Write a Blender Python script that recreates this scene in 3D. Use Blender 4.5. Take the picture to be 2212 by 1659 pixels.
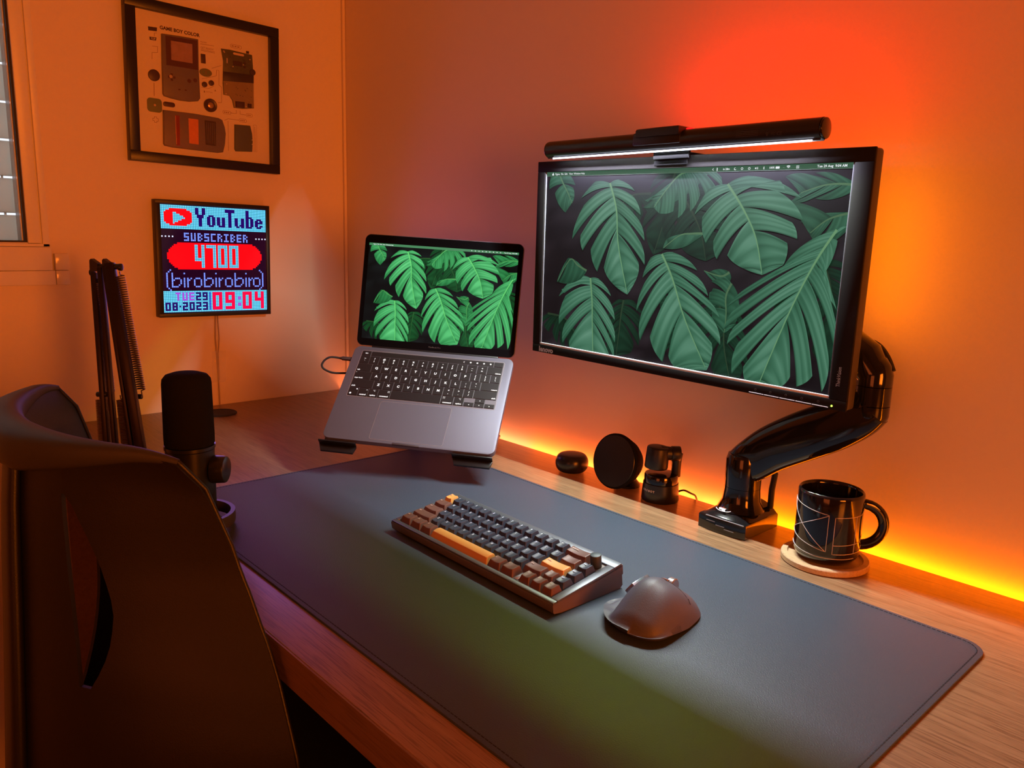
import bpy, bmesh, math, random
from mathutils import Matrix, Vector
random.seed(7)
for o in list(bpy.data.objects):
    bpy.data.objects.remove(o, do_unlink=True)
SC = bpy.context.scene
COL = SC.collection
V = Vector
PI = math.pi
DZ = 0.75                       # height of the desk top above the floor; builders below use desk-top = 0

# ------------------------------------------------------------------ camera
cam = bpy.data.cameras.new('camera')
cam.sensor_width = 36.0
cam.lens = 1686.96 / 2212 * 36.0
cam.clip_start = 0.02
co = bpy.data.objects.new('camera', cam)
COL.objects.link(co)
co.matrix_world = Matrix(((0.6779, -0.1574, 0.7181, 1.8103), (0.7347, 0.1084, -0.6697, -1.0628), (0.0276, 0.9816, 0.1891, 0.4213 + DZ), (0, 0, 0, 1)))
SC.camera = co

# ------------------------------------------------------------------ world, exposure
w = bpy.data.worlds.new('world')
SC.world = w
w.use_nodes = True
w.node_tree.nodes['Background'].inputs[0].default_value = (0.75, 0.82, 0.95, 1)
w.node_tree.nodes['Background'].inputs[1].default_value = 1.7
SC.view_settings.view_transform = 'Standard'
SC.view_settings.look = 'None'
SC.view_settings.exposure = 0.0
SC.view_settings.gamma = 1.0
SC.view_settings.use_curve_mapping = False


def area(name, loc, direction, sx, sy, color, power, spread=PI, xaxis=None):
    l = bpy.data.lights.new(name, 'AREA')
    l.shape = 'RECTANGLE'
    l.size = sx
    l.size_y = sy
    l.color = color
    l.energy = power
    l.spread = spread
    o = bpy.data.objects.new(name, l)
    COL.objects.link(o)
    z = -V(direction).normalized()
    x = V(xaxis or (1, 0, 0))
    x = (x - z * x.dot(z)).normalized()
    y = z.cross(x)
    m = Matrix((x, y, z)).transposed().to_4x4()
    m.translation = V(loc) + V((0, 0, DZ))
    o.matrix_world = m
    return o


# light of the LED strip in the gap between the desk and the wall
area('desk_strip_light', (0.36, 0.009, -0.012), (0, 0.25, 1), 0.70, 0.010, (1.0, 0.22, 0.08), 0.45)
area('desk_strip_light', (0.96, 0.009, -0.012), (0, 0.25, 1), 0.50, 0.010, (1.0, 0.15, 0.02), 0.62)
area('desk_strip_light', (1.46, 0.009, -0.012), (0, 0.25, 1), 0.50, 0.010, (1.0, 0.16, 0.0), 0.62)
area('desk_strip_light', (2.31, 0.009, -0.012), (0, 0.25, 1), 1.20, 0.010, (1.0, 0.175, 0.0), 2.8)
# back light of the screen bar and LED strips on the back of the monitor
area('bar_back_light', (1.185, -0.085, 0.565), (0.16, 0.26, 1), 0.30, 0.02, (1.0, 0.0, 0.0), 0.70)
area('monitor_back_light', (1.20, -0.052, 0.525), (0, 0.8, 0.6), 0.30, 0.012, (1.0, 0.12, 0.0), 0.07)
area('monitor_back_light', (1.372, -0.062, 0.38), (0.35, 1, 0), 0.012, 0.26, (1.0, 0.20, 0.0), 0.20)
# added warm fill lights: one right of the desk, one behind the camera
area('warm_fill_light', (2.95, -0.85, 0.42), (-1, 0.04, 0.06), 0.6, 0.6, (1.0, 0.185, 0.010), 10.5, 1.75, xaxis=(0, 1, 0))
area('warm_fill_light', (1.9, -2.9, 0.25), (-0.45, 1, -0.05), 1.0, 0.8, (1.0, 0.16, 0.03), 6.0)
# light bar: white lamp and, just behind it, the greenish edge of its beam
BY, BZ = -0.1145, 0.5535
area('light_bar_lamp', (1.104, BY - 0.0005, BZ - 0.0025), (0, 0, -1), 0.425, 0.0012, (0.86, 0.84, 1.0), 7.2)
area('light_bar_lamp', (1.104, BY + 0.0018, BZ - 0.0025), (0, 0, -1), 0.425, 0.0010, (0.62, 1.0, 0.10), 1.75)
# glow of the LED matrix panel
area('led_panel_light', (0.030, -0.333, 0.345), (1, 0, 0), 0.22, 0.22, (0.42, 0.22, 1.0), 0.24, 2.2, xaxis=(0, 1, 0))

# ------------------------------------------------------------------ materials
MATS = {}


def nt(m):
    return m.node_tree.nodes, m.node_tree.links


def mat(name, col, rough=0.5, metal=0.0, spec=0.5, coat=0.0, emis=None, es=0.0, bump=0.0, bscale=400.0, vary=0.0, vscale=8.0):
    if name in MATS:
        return MATS[name]
    m = bpy.data.materials.new(name)
    m.use_nodes = True
    N, L = nt(m)
    b = N['Principled BSDF']
    b.inputs['Base Color'].default_value = (*col, 1)
    b.inputs['Roughness'].default_value = rough
    b.inputs['Metallic'].default_value = metal
    b.inputs['Specular IOR Level'].default_value = spec
    b.inputs['Coat Weight'].default_value = coat
    if emis:
        b.inputs['Emission Color'].default_value = (*emis, 1)
        b.inputs['Emission Strength'].default_value = es
    if bump or vary:
        tc = N.new('ShaderNodeTexCoord')
    if bump:
        n = N.new('ShaderNodeTexNoise')
        n.inputs['Scale'].default_value = bscale
        n.inputs['Detail'].default_value = 4
        bp = N.new('ShaderNodeBump')
        bp.inputs['Strength'].default_value = bump
        bp.inputs['Distance'].default_value = 0.001
        L.new(tc.outputs['Object'], n.inputs['Vector'])
        L.new(n.outputs['Fac'], bp.inputs['Height'])
        L.new(bp.outputs['Normal'], b.inputs['Normal'])
    if vary:
        n2 = N.new('ShaderNodeTexNoise')
        n2.inputs['Scale'].default_value = vscale
        n2.inputs['Detail'].default_value = 6
        mx = N.new('ShaderNodeMixRGB')
        mx.inputs[1].default_value = (*[c * (1 - vary) for c in col], 1)
        mx.inputs[2].default_value = (*[min(1, c * (1 + vary)) for c in col], 1)
        L.new(tc.outputs['Object'], n2.inputs['Vector'])
        L.new(n2.outputs['Fac'], mx.inputs[0])
        L.new(mx.outputs[0], b.inputs['Base Color'])
    MATS[name] = m
    return m


def emit_attr(name, strength, rough=0.4, spec=0.5):
    m = bpy.data.materials.new(name)
    m.use_nodes = True
    N, L = nt(m)
    b = N['Principled BSDF']
    b.inputs['Base Color'].default_value = (0.004, 0.004, 0.005, 1)
    b.inputs['Roughness'].default_value = rough
    b.inputs['Specular IOR Level'].default_value = spec
    a = N.new('ShaderNodeVertexColor')
    a.layer_name = 'Col'
    L.new(a.outputs['Color'], b.inputs['Emission Color'])
    b.inputs['Emission Strength'].default_value = strength
    MATS[name] = m
    return m


def wood(name, c1, c2, c3, rough=0.38, sc=(1.5, 46, 46)):
    m = bpy.data.materials.new(name)
    m.use_nodes = True
    N, L = nt(m)
    b = N['Principled BSDF']
    b.inputs['Roughness'].default_value = rough
    tc = N.new('ShaderNodeTexCoord')
    mp = N.new('ShaderNodeMapping')
    mp.inputs['Scale'].default_value = sc
    n1 = N.new('ShaderNodeTexNoise')
    n1.inputs['Scale'].default_value = 2.0
    n1.inputs['Detail'].default_value = 9
    n1.inputs['Roughness'].default_value = 0.65
    n1.inputs['Distortion'].default_value = 0.4
    n2 = N.new('ShaderNodeTexNoise')
    n2.inputs['Scale'].default_value = 11.0
    n2.inputs['Detail'].default_value = 6
    mp2 = N.new('ShaderNodeMapping')
    mp2.inputs['Scale'].default_value = (sc[0] * 1.6, sc[1] * 1.3, sc[2])
    cr = N.new('ShaderNodeValToRGB')
    cr.color_ramp.elements[0].position = 0.30
    cr.color_ramp.elements[0].color = (*c1, 1)
    cr.color_ramp.elements[1].position = 0.72
    cr.color_ramp.elements[1].color = (*c2, 1)
    e = cr.color_ramp.elements.new(0.5)
    e.color = (*[(a + d) / 2 for a, d in zip(c1, c2)], 1)
    cr2 = N.new('ShaderNodeValToRGB')
    cr2.color_ramp.elements[0].position = 0.38
    cr2.color_ramp.elements[0].color = (1, 1, 1, 1)
    cr2.color_ramp.elements[1].position = 0.5
    cr2.color_ramp.elements[1].color = (0, 0, 0, 1)
    mx = N.new('ShaderNodeMixRGB')
    mx.inputs[2].default_value = (*c3, 1)
    L.new(tc.outputs['Object'], mp.inputs['Vector'])
    L.new(tc.outputs['Object'], mp2.inputs['Vector'])
    L.new(mp.outputs[0], n1.inputs['Vector'])
    L.new(mp2.outputs[0], n2.inputs['Vector'])
    L.new(n1.outputs['Fac'], cr.inputs[0])
    L.new(n2.outputs['Fac'], cr2.inputs[0])
    mu = N.new('ShaderNodeMath')
    mu.operation = 'MULTIPLY'
    mu.inputs[1].default_value = 0.55
    L.new(cr2.outputs[0], mu.inputs[0])
    L.new(mu.outputs[0], mx.inputs[0])
    L.new(cr.outputs[0], mx.inputs[1])
    L.new(mx.outputs[0], b.inputs['Base Color'])
    bp = N.new('ShaderNodeBump')
    bp.inputs['Strength'].default_value = 0.15
    bp.inputs['Distance'].default_value = 0.0005
    L.new(n2.outputs['Fac'], bp.inputs['Height'])
    L.new(bp.outputs['Normal'], b.inputs['Normal'])
    MATS[name] = m
    return m


M_wall = mat('wall_paint', (0.80, 0.70, 0.56), 0.6, bump=0.12, bscale=160, vary=0.02, vscale=3)
M_ceil = mat('ceiling_paint', (0.75, 0.72, 0.7), 0.8, vary=0.02)
M_floor = wood('floor_boards', (0.25, 0.14, 0.08), (0.36, 0.21, 0.12), (0.15, 0.08, 0.04))
M_desk = wood('desk_oak', (0.235, 0.132, 0.066), (0.37, 0.225, 0.120), (0.11, 0.056, 0.028), 0.32)
M_edge = wood('desk_edge', (0.20, 0.11, 0.06), (0.28, 0.16, 0.09), (0.13, 0.07, 0.035))
M_trim = mat('window_paint', (0.80, 0.76, 0.70), 0.35, vary=0.03, vscale=12)
M_black = mat('black_plastic', (0.008, 0.008, 0.009), 0.42, bump=0.05, bscale=900)
M_satin = mat('black_satin', (0.014, 0.014, 0.016), 0.28, vary=0.1, vscale=30)
M_gloss = mat('black_gloss', (0.008, 0.008, 0.009), 0.10, coat=0.5, vary=0.1, vscale=30)
M_matte = mat('black_foam', (0.010, 0.010, 0.011), 0.95, spec=0.1, bump=0.8, bscale=700)
M_dark = mat('dark_rubber', (0.02, 0.02, 0.022), 0.8, bump=0.2, bscale=600)
M_mat = mat('desk_mat_leather', (0.044, 0.066, 0.098), 0.50, spec=0.45, bump=0.5, bscale=700, vary=0.12, vscale=5)
M_thread = mat('thread', (0.008, 0.008, 0.014), 0.7, vary=0.1)
M_alu = mat('space_grey_metal', (0.175, 0.172, 0.225), 0.55, metal=0.55, vary=0.02, vscale=40)
M_steel = mat('brushed_steel', (0.55, 0.56, 0.58), 0.25, metal=0.9, vary=0.04, vscale=60)
M_white = mat('print_white', (0.75, 0.76, 0.8), 0.5, vary=0.02)
M_greyink = mat('grey_ink', (0.30, 0.30, 0.31), 0.5, vary=0.02)


# ------------------------------------------------------------------ mesh helpers
class B:
    def __init__(s):
        s.bm = bmesh.new()
        s.col = None

    def _join(s, o, M=None, mi=0):
        if M is not None:
            bmesh.ops.transform(o, matrix=M, verts=o.verts)
        me = bpy.data.meshes.new('t')
        for f in o.faces:
            f.material_index = mi
        o.to_mesh(me)
        o.free()
        s.bm.from_mesh(me)
        bpy.data.meshes.remove(me)
        return s

    def box(s, x0, x1, y0, y1, z0, z1, bev=0.0, M=None, seg=2, mi=0):
        o = bmesh.new()
        bmesh.ops.create_cube(o, size=1)
        for v in o.verts:
            v.co = V(((x0 + x1) / 2 + v.co.x * (x1 - x0), (y0 + y1) / 2 + v.co.y * (y1 - y0), (z0 + z1) / 2 + v.co.z * (z1 - z0)))
        if bev:
            bmesh.ops.bevel(o, geom=o.edges[:], offset=bev, segments=seg, affect='EDGES', profile=0.5)
        return s._join(o, M, mi)

    def prism(s, pts, z0, z1, M=None, bev=0.0, mi=0, seg=2):
        o = bmesh.new()
        b = [o.verts.new((x, y, z0)) for x, y in pts]
        t = [o.verts.new((x, y, z1)) for x, y in pts]
        n = len(pts)
        o.faces.new(b[::-1])
        top = o.faces.new(t)
        for i in range(n):
            o.faces.new((b[i], b[(i + 1) % n], t[(i + 1) % n], t[i]))
        bmesh.ops.recalc_face_normals(o, faces=o.faces[:])
        if bev:
            bmesh.ops.bevel(o, geom=[e for e in top.edges], offset=bev, segments=seg, affect='EDGES', profile=0.5)
        return s._join(o, M, mi)

    def lathe(s, prof, M=None, seg=48, mi=0):
        o = bmesh.new()
        rings = []
        for r, z in prof:
            if r < 1e-6:
                rings.append([o.verts.new((0, 0, z))])
            else:
                rings.append([o.verts.new((r * math.cos(2 * PI * k / seg), r * math.sin(2 * PI * k / seg), z)) for k in range(seg)])
        for a, b in zip(rings[:-1], rings[1:]):
            for k in range(seg):
                k2 = (k + 1) % seg
                if len(a) == 1 and len(b) > 1:
                    o.faces.new((a[0], b[k], b[k2]))
                elif len(b) == 1 and len(a) > 1:
                    o.faces.new((a[k], a[k2], b[0]))
                elif len(a) > 1:
                    o.faces.new((a[k], a[k2], b[k2], b[k]))
        bmesh.ops.recalc_face_normals(o, faces=o.faces[:])
        return s._join(o, M, mi)

    def cyl(s, p0, p1, r0, r1=None, seg=24, bev=0.0, mi=0):
        p0, p1 = V(p0), V(p1)
        r1 = r0 if r1 is None else r1
        d = (p1 - p0)
        L = d.length
        M = Matrix.Translation(p0) @ d.to_track_quat('Z', 'Y').to_matrix().to_4x4()
        if bev:
            pr = [(0, 0), (r0 - bev, 0), (r0 - bev * .3, bev * .3), (r0, bev), (r1, L - bev), (r1 - bev * .3, L - bev * .3), (r1 - bev, L), (0, L)]
        else:
            pr = [(0, 0), (r0, 0), (r1, L), (0, L)]
        return s.lathe(pr, M, seg, mi)

    def tube(s, pts, r, seg=10, closed=False, mi=0, sec=None, cap=True, up=None):
        """sweep a round (or sec: list of (a,b) offsets) section along pts; r may be a list"""
        o = bmesh.new()
        P = [V(p) for p in pts]
        n = len(P)
        rings = []
        ref = V(up) if up else V((0, 0, 1))
        prev = None
        for i in range(n):
            if closed:
                t = (P[(i + 1) % n] - P[i - 1]).normalized()
            else:
                t = (P[min(i + 1, n - 1)] - P[max(i - 1, 0)]).normalized()
            if prev is None or up:
                a = ref if abs(t.dot(ref)) < 0.95 else V((1, 0, 0))
                x = t.cross(a).normalized()
            else:
                x = (prev - t * prev.dot(t)).normalized()
            prev = x
            y = x.cross(t)
            rr = r[i] if isinstance(r, (list, tuple)) else r
            if sec:
                ring = [o.verts.new(P[i] + x * (a * rr) + y * (b * rr)) for a, b in sec]
            else:
                ring = [o.verts.new(P[i] + (x * math.cos(2 * PI * k / seg) + y * math.sin(2 * PI * k / seg)) * rr) for k in range(seg)]
            rings.append(ring)
        m = len(rings[0])
        for i in range(n if closed else n - 1):
            a, b = rings[i], rings[(i + 1) % n]
            for k in range(m):
                o.faces.new((a[k], a[(k + 1) % m], b[(k + 1) % m], b[k]))
        if not closed and cap:
            o.faces.new(rings[0][::-1])
            o.faces.new(rings[-1])
        bmesh.ops.recalc_face_normals(o, faces=o.faces[:])
        return s._join(o, None, mi)

    def grid(s, fn, nu, nv, skip=None, thick=0.0, mi=0):
        o = bmesh.new()
        g = [[o.verts.new(fn(i, j)) for j in range(nv)] for i in range(nu)]
        for i in range(nu - 1):
            for j in range(nv - 1):
                if skip and skip(i, j):
                    continue
                o.faces.new((g[i][j], g[i + 1][j], g[i + 1][j + 1], g[i][j + 1]))
        bmesh.ops.remove_doubles(o, verts=o.verts[:], dist=1e-6)
        loose = [v for v in o.verts if not v.link_faces]
        bmesh.ops.delete(o, geom=loose, context='VERTS')
        if thick:
            bmesh.ops.recalc_face_normals(o, faces=o.faces[:])
            bmesh.ops.solidify(o, geom=o.faces[:], thickness=thick)
        return s._join(o, None, mi)

    def text(s, txt, size, M, align='LEFT', th=0.0002, mi=0, squeeze=1.0, bold=0.0):
        key = (txt, round(size, 5), align, bold)
        if key not in TXT:
            c = bpy.data.curves.new('txt', 'FONT')
            c.body = txt
            c.size = size
            c.align_x = align
            c.align_y = 'CENTER'
            c.resolution_u = 2
            c.offset = bold
            ob = bpy.data.objects.new('txt', c)
            COL.objects.link(ob)
            dg = bpy.context.evaluated_depsgraph_get()
            me = bpy.data.meshes.new_from_object(ob.evaluated_get(dg))
            bpy.data.objects.remove(ob, do_unlink=True)
            bpy.data.curves.remove(c)
            TXT[key] = me
        o = bmesh.new()
        o.from_mesh(TXT[key])
        bmesh.ops.transform(o, matrix=Matrix.Translation((0, 0, th)) @ Matrix.Diagonal((squeeze, 1, 1, 1)), verts=o.verts)
        return s._join(o, M, mi)

    def quad(s, a, b, c, d, mi=0):
        f = s.bm.faces.new([s.bm.verts.new(p) for p in (a, b, c, d)])
        f.material_index = mi
        return f


TXT = {}


def smooth_path(pts, n=6):
    P = [V(p) for p in pts]
    out = []
    for i in range(len(P) - 1):
        p0, p1, p2, p3 = P[max(i - 1, 0)], P[i], P[i + 1], P[min(i + 2, len(P) - 1)]
        for k in range(n):
            t = k / n
            out.append(0.5 * ((2 * p1) + (-p0 + p2) * t + (2 * p0 - 5 * p1 + 4 * p2 - p3) * t * t + (-p0 + 3 * p1 - 3 * p2 + p3) * t ** 3))
    out.append(P[-1])
    return out



def rrect(x0, x1, y0, y1, r, n=6):
    pts = []
    for cx, cy, a0 in ((x1 - r, y1 - r, 0), (x0 + r, y1 - r, 90), (x0 + r, y0 + r, 180), (x1 - r, y0 + r, 270)):
        for k in range(n + 1):
            a = math.radians(a0 + 90 * k / n)
            pts.append((cx + r * math.cos(a), cy + r * math.sin(a)))
    return pts


def circ(cx, cy, r, n=24, ry=None):
    return [(cx + r * math.cos(2 * PI * k / n), cy + (ry or r) * math.sin(2 * PI * k / n)) for k in range(n)]


def stroke(b, pts, wd, z0, z1, M=None, mi=0):
    for p, q in zip(pts[:-1], pts[1:]):
        p, q = V((*p, 0)), V((*q, 0))
        d = (q - p)
        if d.length < 1e-7:
            continue
        n = V((-d.y, d.x, 0)).normalized() * wd / 2
        b.prism([(p - n).xy[:], (q - n).xy[:], (q + n).xy[:], (p + n).xy[:]], z0, z1, M, mi=mi)


def obj(name, b, m, parent=None, label=None, smooth=True, ang=35, subsurf=0):
    me = bpy.data.meshes.new(name)
    b.bm.to_mesh(me)
    b.bm.free()
    for mm in (m if isinstance(m, (list, tuple)) else [m]):
        me.materials.append(mm)
    if smooth:
        me.shade_smooth()
        me.set_sharp_from_angle(angle=math.radians(ang))
    o = bpy.data.objects.new(name, me)
    COL.objects.link(o)
    if parent:
        o.parent = parent
    else:
        o.location.z += DZ
    if label:
        o['label'] = label
    if subsurf:
        md = o.modifiers.new('sub', 'SUBSURF')
        md.levels = md.render_levels = subsurf
    return o


def tag(o, label, cat, group=None):
    o['label'] = label
    o['category'] = cat
    if group:
        o['group'] = group
    return o


def thing(name, label, cat, loc=(0, 0, 0), R=None, group=None):
    o = bpy.data.objects.new(name, None)
    COL.objects.link(o)
    M = R.to_4x4() if R is not None else Matrix.Identity(4)
    M.translation = V(loc) + V((0, 0, DZ))
    o.matrix_world = M
    o.empty_display_size = 0.02
    return tag(o, label, cat, group)


def struct(name, b, m, **k):
    o = obj(name, b, m, **k)
    o['kind'] = 'structure'
    return o


def rotz(a):
    return Matrix.Rotation(a, 3, 'Z')


def rotx(a):
    return Matrix.Rotation(a, 3, 'X')


F_LEFTWALL = Matrix(((0, 0, 1), (1, 0, 0), (0, 1, 0)))      # local x -> +y, local y -> +z, local z -> +x
F_MON = Matrix(((1, 0, 0), (0, 0, -1), (0, 1, 0)))          # local x -> +x, local y -> +z, local z -> -y

# ================================================================== ROOM
RX, FY, CZ, FZ = 3.9, -3.3, 1.95, -DZ
WB = 0.022                       # face of the wall behind the desk
struct('floor', B().box(-0.3, RX + 0.2, FY - 0.2, 0.3, FZ - 0.1, FZ), M_floor, smooth=False)
struct('ceiling', B().box(-0.3, RX + 0.2, FY - 0.2, 0.3, CZ, CZ + 0.1), M_ceil, smooth=False)
struct('wall_back', B().box(-0.3, RX + 0.2, WB, WB + 0.2, FZ, CZ), M_wall, smooth=False)
struct('wall_right', B().box(RX, RX + 0.2, FY - 0.2, WB, FZ, CZ), M_wall, smooth=False)
struct('wall_front', B().box(-0.3, RX, FY - 0.2, FY, FZ, CZ), M_wall, smooth=False)
WY0, WY1, WZ0, WZ1 = -1.75, -0.6625, 0.3694, 1.45       # outer edge of the window frame
b = B()
b.box(-0.25, 0, FY, WY0, FZ, CZ)
b.box(-0.25, 0, WY1, WB, FZ, CZ)
b.box(-0.25, 0, WY0, WY1, FZ, WZ0)
b.box(-0.25, 0, WY0, WY1, WZ1, CZ)
struct('wall_left', b, M_wall, smooth=False)
# window: frame, sash, pane, roller shutter behind the pane
b = B()
for x0, x1, i in ((-0.06, 0.004, 0.0), (-0.05, 0.0, 0.012)):
    pass
b.box(-0.10, 0.005, WY1 - 0.012, WY1, WZ0, WZ1, 0.001)
b.box(-0.10, 0.005, WY0, WY0 + 0.012, WZ0, WZ1, 0.001)
b.box(-0.10, 0.005, WY0, WY1, WZ1 - 0.012, WZ1, 0.001)
b.box(-0.10, 0.005, WY0, WY1, WZ0, WZ0 + 0.006, 0.001)
b.box(-0.10, -0.002, WY1 - 0.016, WY1, WZ0, WZ1)
win = struct('window_1', b, M_trim)
b = B()
b.box(-0.05, 0.001, -0.6995, WY1 - 0.0135, WZ0 + 0.0065, WZ1 - 0.0135, 0.0015)
b.box(-0.05, 0.001, WY0 + 0.0135, WY0 + 0.055, WZ0 + 0.0065, WZ1 - 0.0135, 0.0015)
b.box(-0.05, 0.001, WY0 + 0.055, -0.6995, WZ1 - 0.055, WZ1 - 0.0135, 0.0015)
b.box(-0.05, 0.001, WY0 + 0.055, -0.6995, WZ0 + 0.0065, 0.377, 0.0015)
obj('window_sash', b, M_trim, win).location = (0, 0, 0)
b = B()
b.box(-0.05, -0.004, -0.7035, -0.6996, 0.3775, 1.395, 0)
b.box(-0.05, -0.004, WY0 + 0.056, -0.7035, 0.3775, 0.3805, 0)
obj('window_seal', b, mat('seal_rubber', (0.012, 0.008, 0.006), 0.6), win)
b = B()
b.box(-0.05, -0.018, -0.7070, -0.7036, 0.3806, 1.395, 0)
obj('shutter_rail', b, mat('rail_grey', (0.62, 0.60, 0.55), 0.4), win)
g = bpy.data.materials.new('window_glass')
g.use_nodes = True
N, L = nt(g)
gb = N['Principled BSDF']
gb.inputs['Transmission Weight'].default_value = 1.0
gb.inputs['Roughness'].default_value = 0.0
gb.inputs['IOR'].default_value = 1.1
obj('window_pane', B().box(-0.012, -0.010, WY0 + 0.056, -0.7071, 0.381, 1.394), g, win)
sl = bpy.data.materials.new('shutter_plastic')
sl.use_nodes = True
N, L = nt(sl)
sb = N['Principled BSDF']
sb.inputs['Base Color'].default_value = (0.72, 0.68, 0.62, 1)
sb.inputs['Roughness'].default_value = 0.6
tr = N.new('ShaderNodeBsdfTranslucent')
tr.inputs[0].default_value = (0.72, 0.68, 0.60, 1)
ms = N.new('ShaderNodeMixShader')
ms.inputs[0].default_value = 0.7
L.new(sb.outputs[0], ms.inputs[1])
L.new(tr.outputs[0], ms.inputs[2])
L.new(ms.outputs[0], N['Material Output'].inputs['Surface'])
z = 0.360
while z < 1.42:
    b = B()
    prof = [(-0.062, z + 0.002), (-0.068, z + 0.016), (-0.069, z + 0.035), (-0.067, z + 0.055), (-0.062, z + 0.0700), (-0.0645, z + 0.0700), (-0.0705, z + 0.055), (-0.0715, z + 0.035), (-0.0705, z + 0.016), (-0.0645, z + 0.002)]
    b.prism([(p[0], p[1]) for p in prof], -WY1 - 0.1 + 0.13, -WY0 - 0.03, Matrix(((1, 0, 0, 0), (0, 0, -1, 0), (0, 1, 0, 0), (0, 0, 0, 1))))
    yy = -0.72
    while yy > WY0 + 0.05:                      # webs that join the slats between the light slots
        b.box(-0.066, -0.063, yy - 0.004, yy, z - 0.002, z + 0.003)
        yy -= 0.024
    o = obj('shutter_slat', b, sl, win)
    z += 0.0722
# sill below the window
b = B()
b.box(0.0, 0.016, -1.80, -0.6628, 0.3228, 0.3690, 0.0012)
sill = struct('trim_1', b, M_trim)
struct('trim_2', B().box(0.0, 0.013, -1.80, -0.6582, 0.2935, 0.3222, 0.0012), M_trim)
b = B()
b.box(0.0, 0.0145, -0.6575, -0.6325, 0.2935, 0.3222, 0.0012)
b.box(0.0, 0.0145, -0.6575, -0.6325, 0.3230, 0.3560, 0.0012)
struct('trim_3', b, mat('glossy_paint', (0.8, 0.76, 0.7), 0.15))
# narrow cover strip in the corner of the room
struct('trim_4', B().box(0.0002, 0.008, WB - 0.008, WB - 0.0002, 0.0, CZ - 0.001, 0.002), M_wall)

# ================================================================== DESK
t = thing('desk', 'long wooden desk with visible grain standing against the LED-lit wall', 'desk', (0, 0, -DZ))
T = Matrix.Translation((0, 0, DZ))
obj('desk_top', B().box(0.002, 3.3, -0.7268, 0.0, -0.0405, 0.0, 0.0012, T), M_desk, t)
obj('edge_band', B().box(0.002, 3.3, -0.7288, -0.7268, -0.0405, -0.0008, 0.0, T), M_edge, t)
for x in (0.01, 3.2):
    obj('side_panel', B().box(x, x + 0.035, -0.68, -0.06, -DZ, -0.0405, 0.001, T), M_edge, t)
obj('modesty_panel', B().box(0.045, 3.2, -0.13, -0.112, -0.42, -0.0405, 0.001, T), M_edge, t)

# cable grommet let into the desk top
t = thing('cable_grommet', 'round black cable grommet in the desk top behind the microphone', 'cable grommet', (0.090, -0.366, 0))
b = B()
b.lathe([(0.0, 0.0001), (0.0365, 0.0001), (0.0365, 0.0022), (0.0345, 0.0036), (0.031, 0.0036), (0.030, 0.0028), (0, 0.0028)], None, 48)
obj('ring', b, M_dark, t)

# LED strip under the back edge of the desk
t = thing('led_strip', 'orange glowing LED strip in the gap between desk and wall', 'LED strip', (0, 0, 0))
obj('tape', B().box(0.03, 3.1, 0.0012, 0.0035, -0.030, -0.018), M_white, t)
ME = bpy.data.materials.new('led_amber')
ME.use_nodes = True
N, L = nt(ME)
N['Principled BSDF'].inputs['Emission Color'].default_value = (1, 0.33, 0.03, 1)
N['Principled BSDF'].inputs['Emission Strength'].default_value = 16
b = B()
x = 0.06
while x < 2.6:
    b.box(x, x + 0.006, 0.0036, 0.0062, -0.0265, -0.0215)
    x += 0.0333
o = obj('diodes', b, ME, t, smooth=False)
o['kind'] = 'stuff'

# ================================================================== DESK MAT
MY = -0.0087
t = thing('desk_mat', 'large dark leather desk mat with stitched edge under keyboard and mouse', 'desk mat', (0.6012, -0.1535, 0.0002), rotz(MY))
MW, MH = 1.0016, 0.5168
obj('mat', B().prism(rrect(0, MW, -MH, 0, 0.026, 8), 0, 0.0028, bev=0.0008), M_mat, t)
b = B()
ins = 0.0058


def dash_line(p, q):
    p, q = V(p), V(q)
    n = int((q - p).length / 0.0052)
    for k in range(n):
        a = p.lerp(q, (k + 0.12) / n)
        c = p.lerp(q, (k + 0.86) / n)
        stroke(b, [a[:2], c[:2]], 0.0009, 0.0028, 0.0031)


rr = 0.026
dash_line((rr, -ins, 0), (MW - rr, -ins, 0))
dash_line((rr, -MH + ins, 0), (MW - rr, -MH + ins, 0))
dash_line((ins, -rr, 0), (ins, -MH + rr, 0))
dash_line((MW - ins, -rr, 0), (MW - ins, -MH + rr, 0))
for cx, cy, a0 in ((MW - rr, -rr, 0), (rr, -rr, 90), (rr, -MH + rr, 180), (MW - rr, -MH + rr, 270)):
    for k in range(6):
        a1, a2 = math.radians(a0 + k * 15 + 2), math.radians(a0 + k * 15 + 13)
        R_ = rr - ins
        stroke(b, [(cx + R_ * math.cos(a1), cy + R_ * math.sin(a1)), (cx + R_ * math.cos(a2), cy + R_ * math.sin(a2))], 0.0009, 0.0028, 0.0031)
obj('stitching', b, M_thread, t, smooth=False)

# ================================================================== KEYBOARD
KR = rotz(-0.01689) @ rotx(0.13757)
t = thing('keyboard', 'compact mechanical keyboard with navy, brown and orange keycaps on the desk mat', 'keyboard', (0.9426, -0.3683, 0.040), KR)
U = 0.01905
KX0, KX1, KY0, KY1 = -0.0085, 0.3165, -0.1035, 0.0135
b = B()
s_ = math.sin(0.13757)
c_ = math.cos(0.13757)
# wedge shaped case: side profile in (y,z) of the key plane, extruded along x


def base_z(y, h=0.0):        # local z of the plane lying h above the mat
    return (-(0.040 - 0.0030) + h - y * s_) / c_


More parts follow.
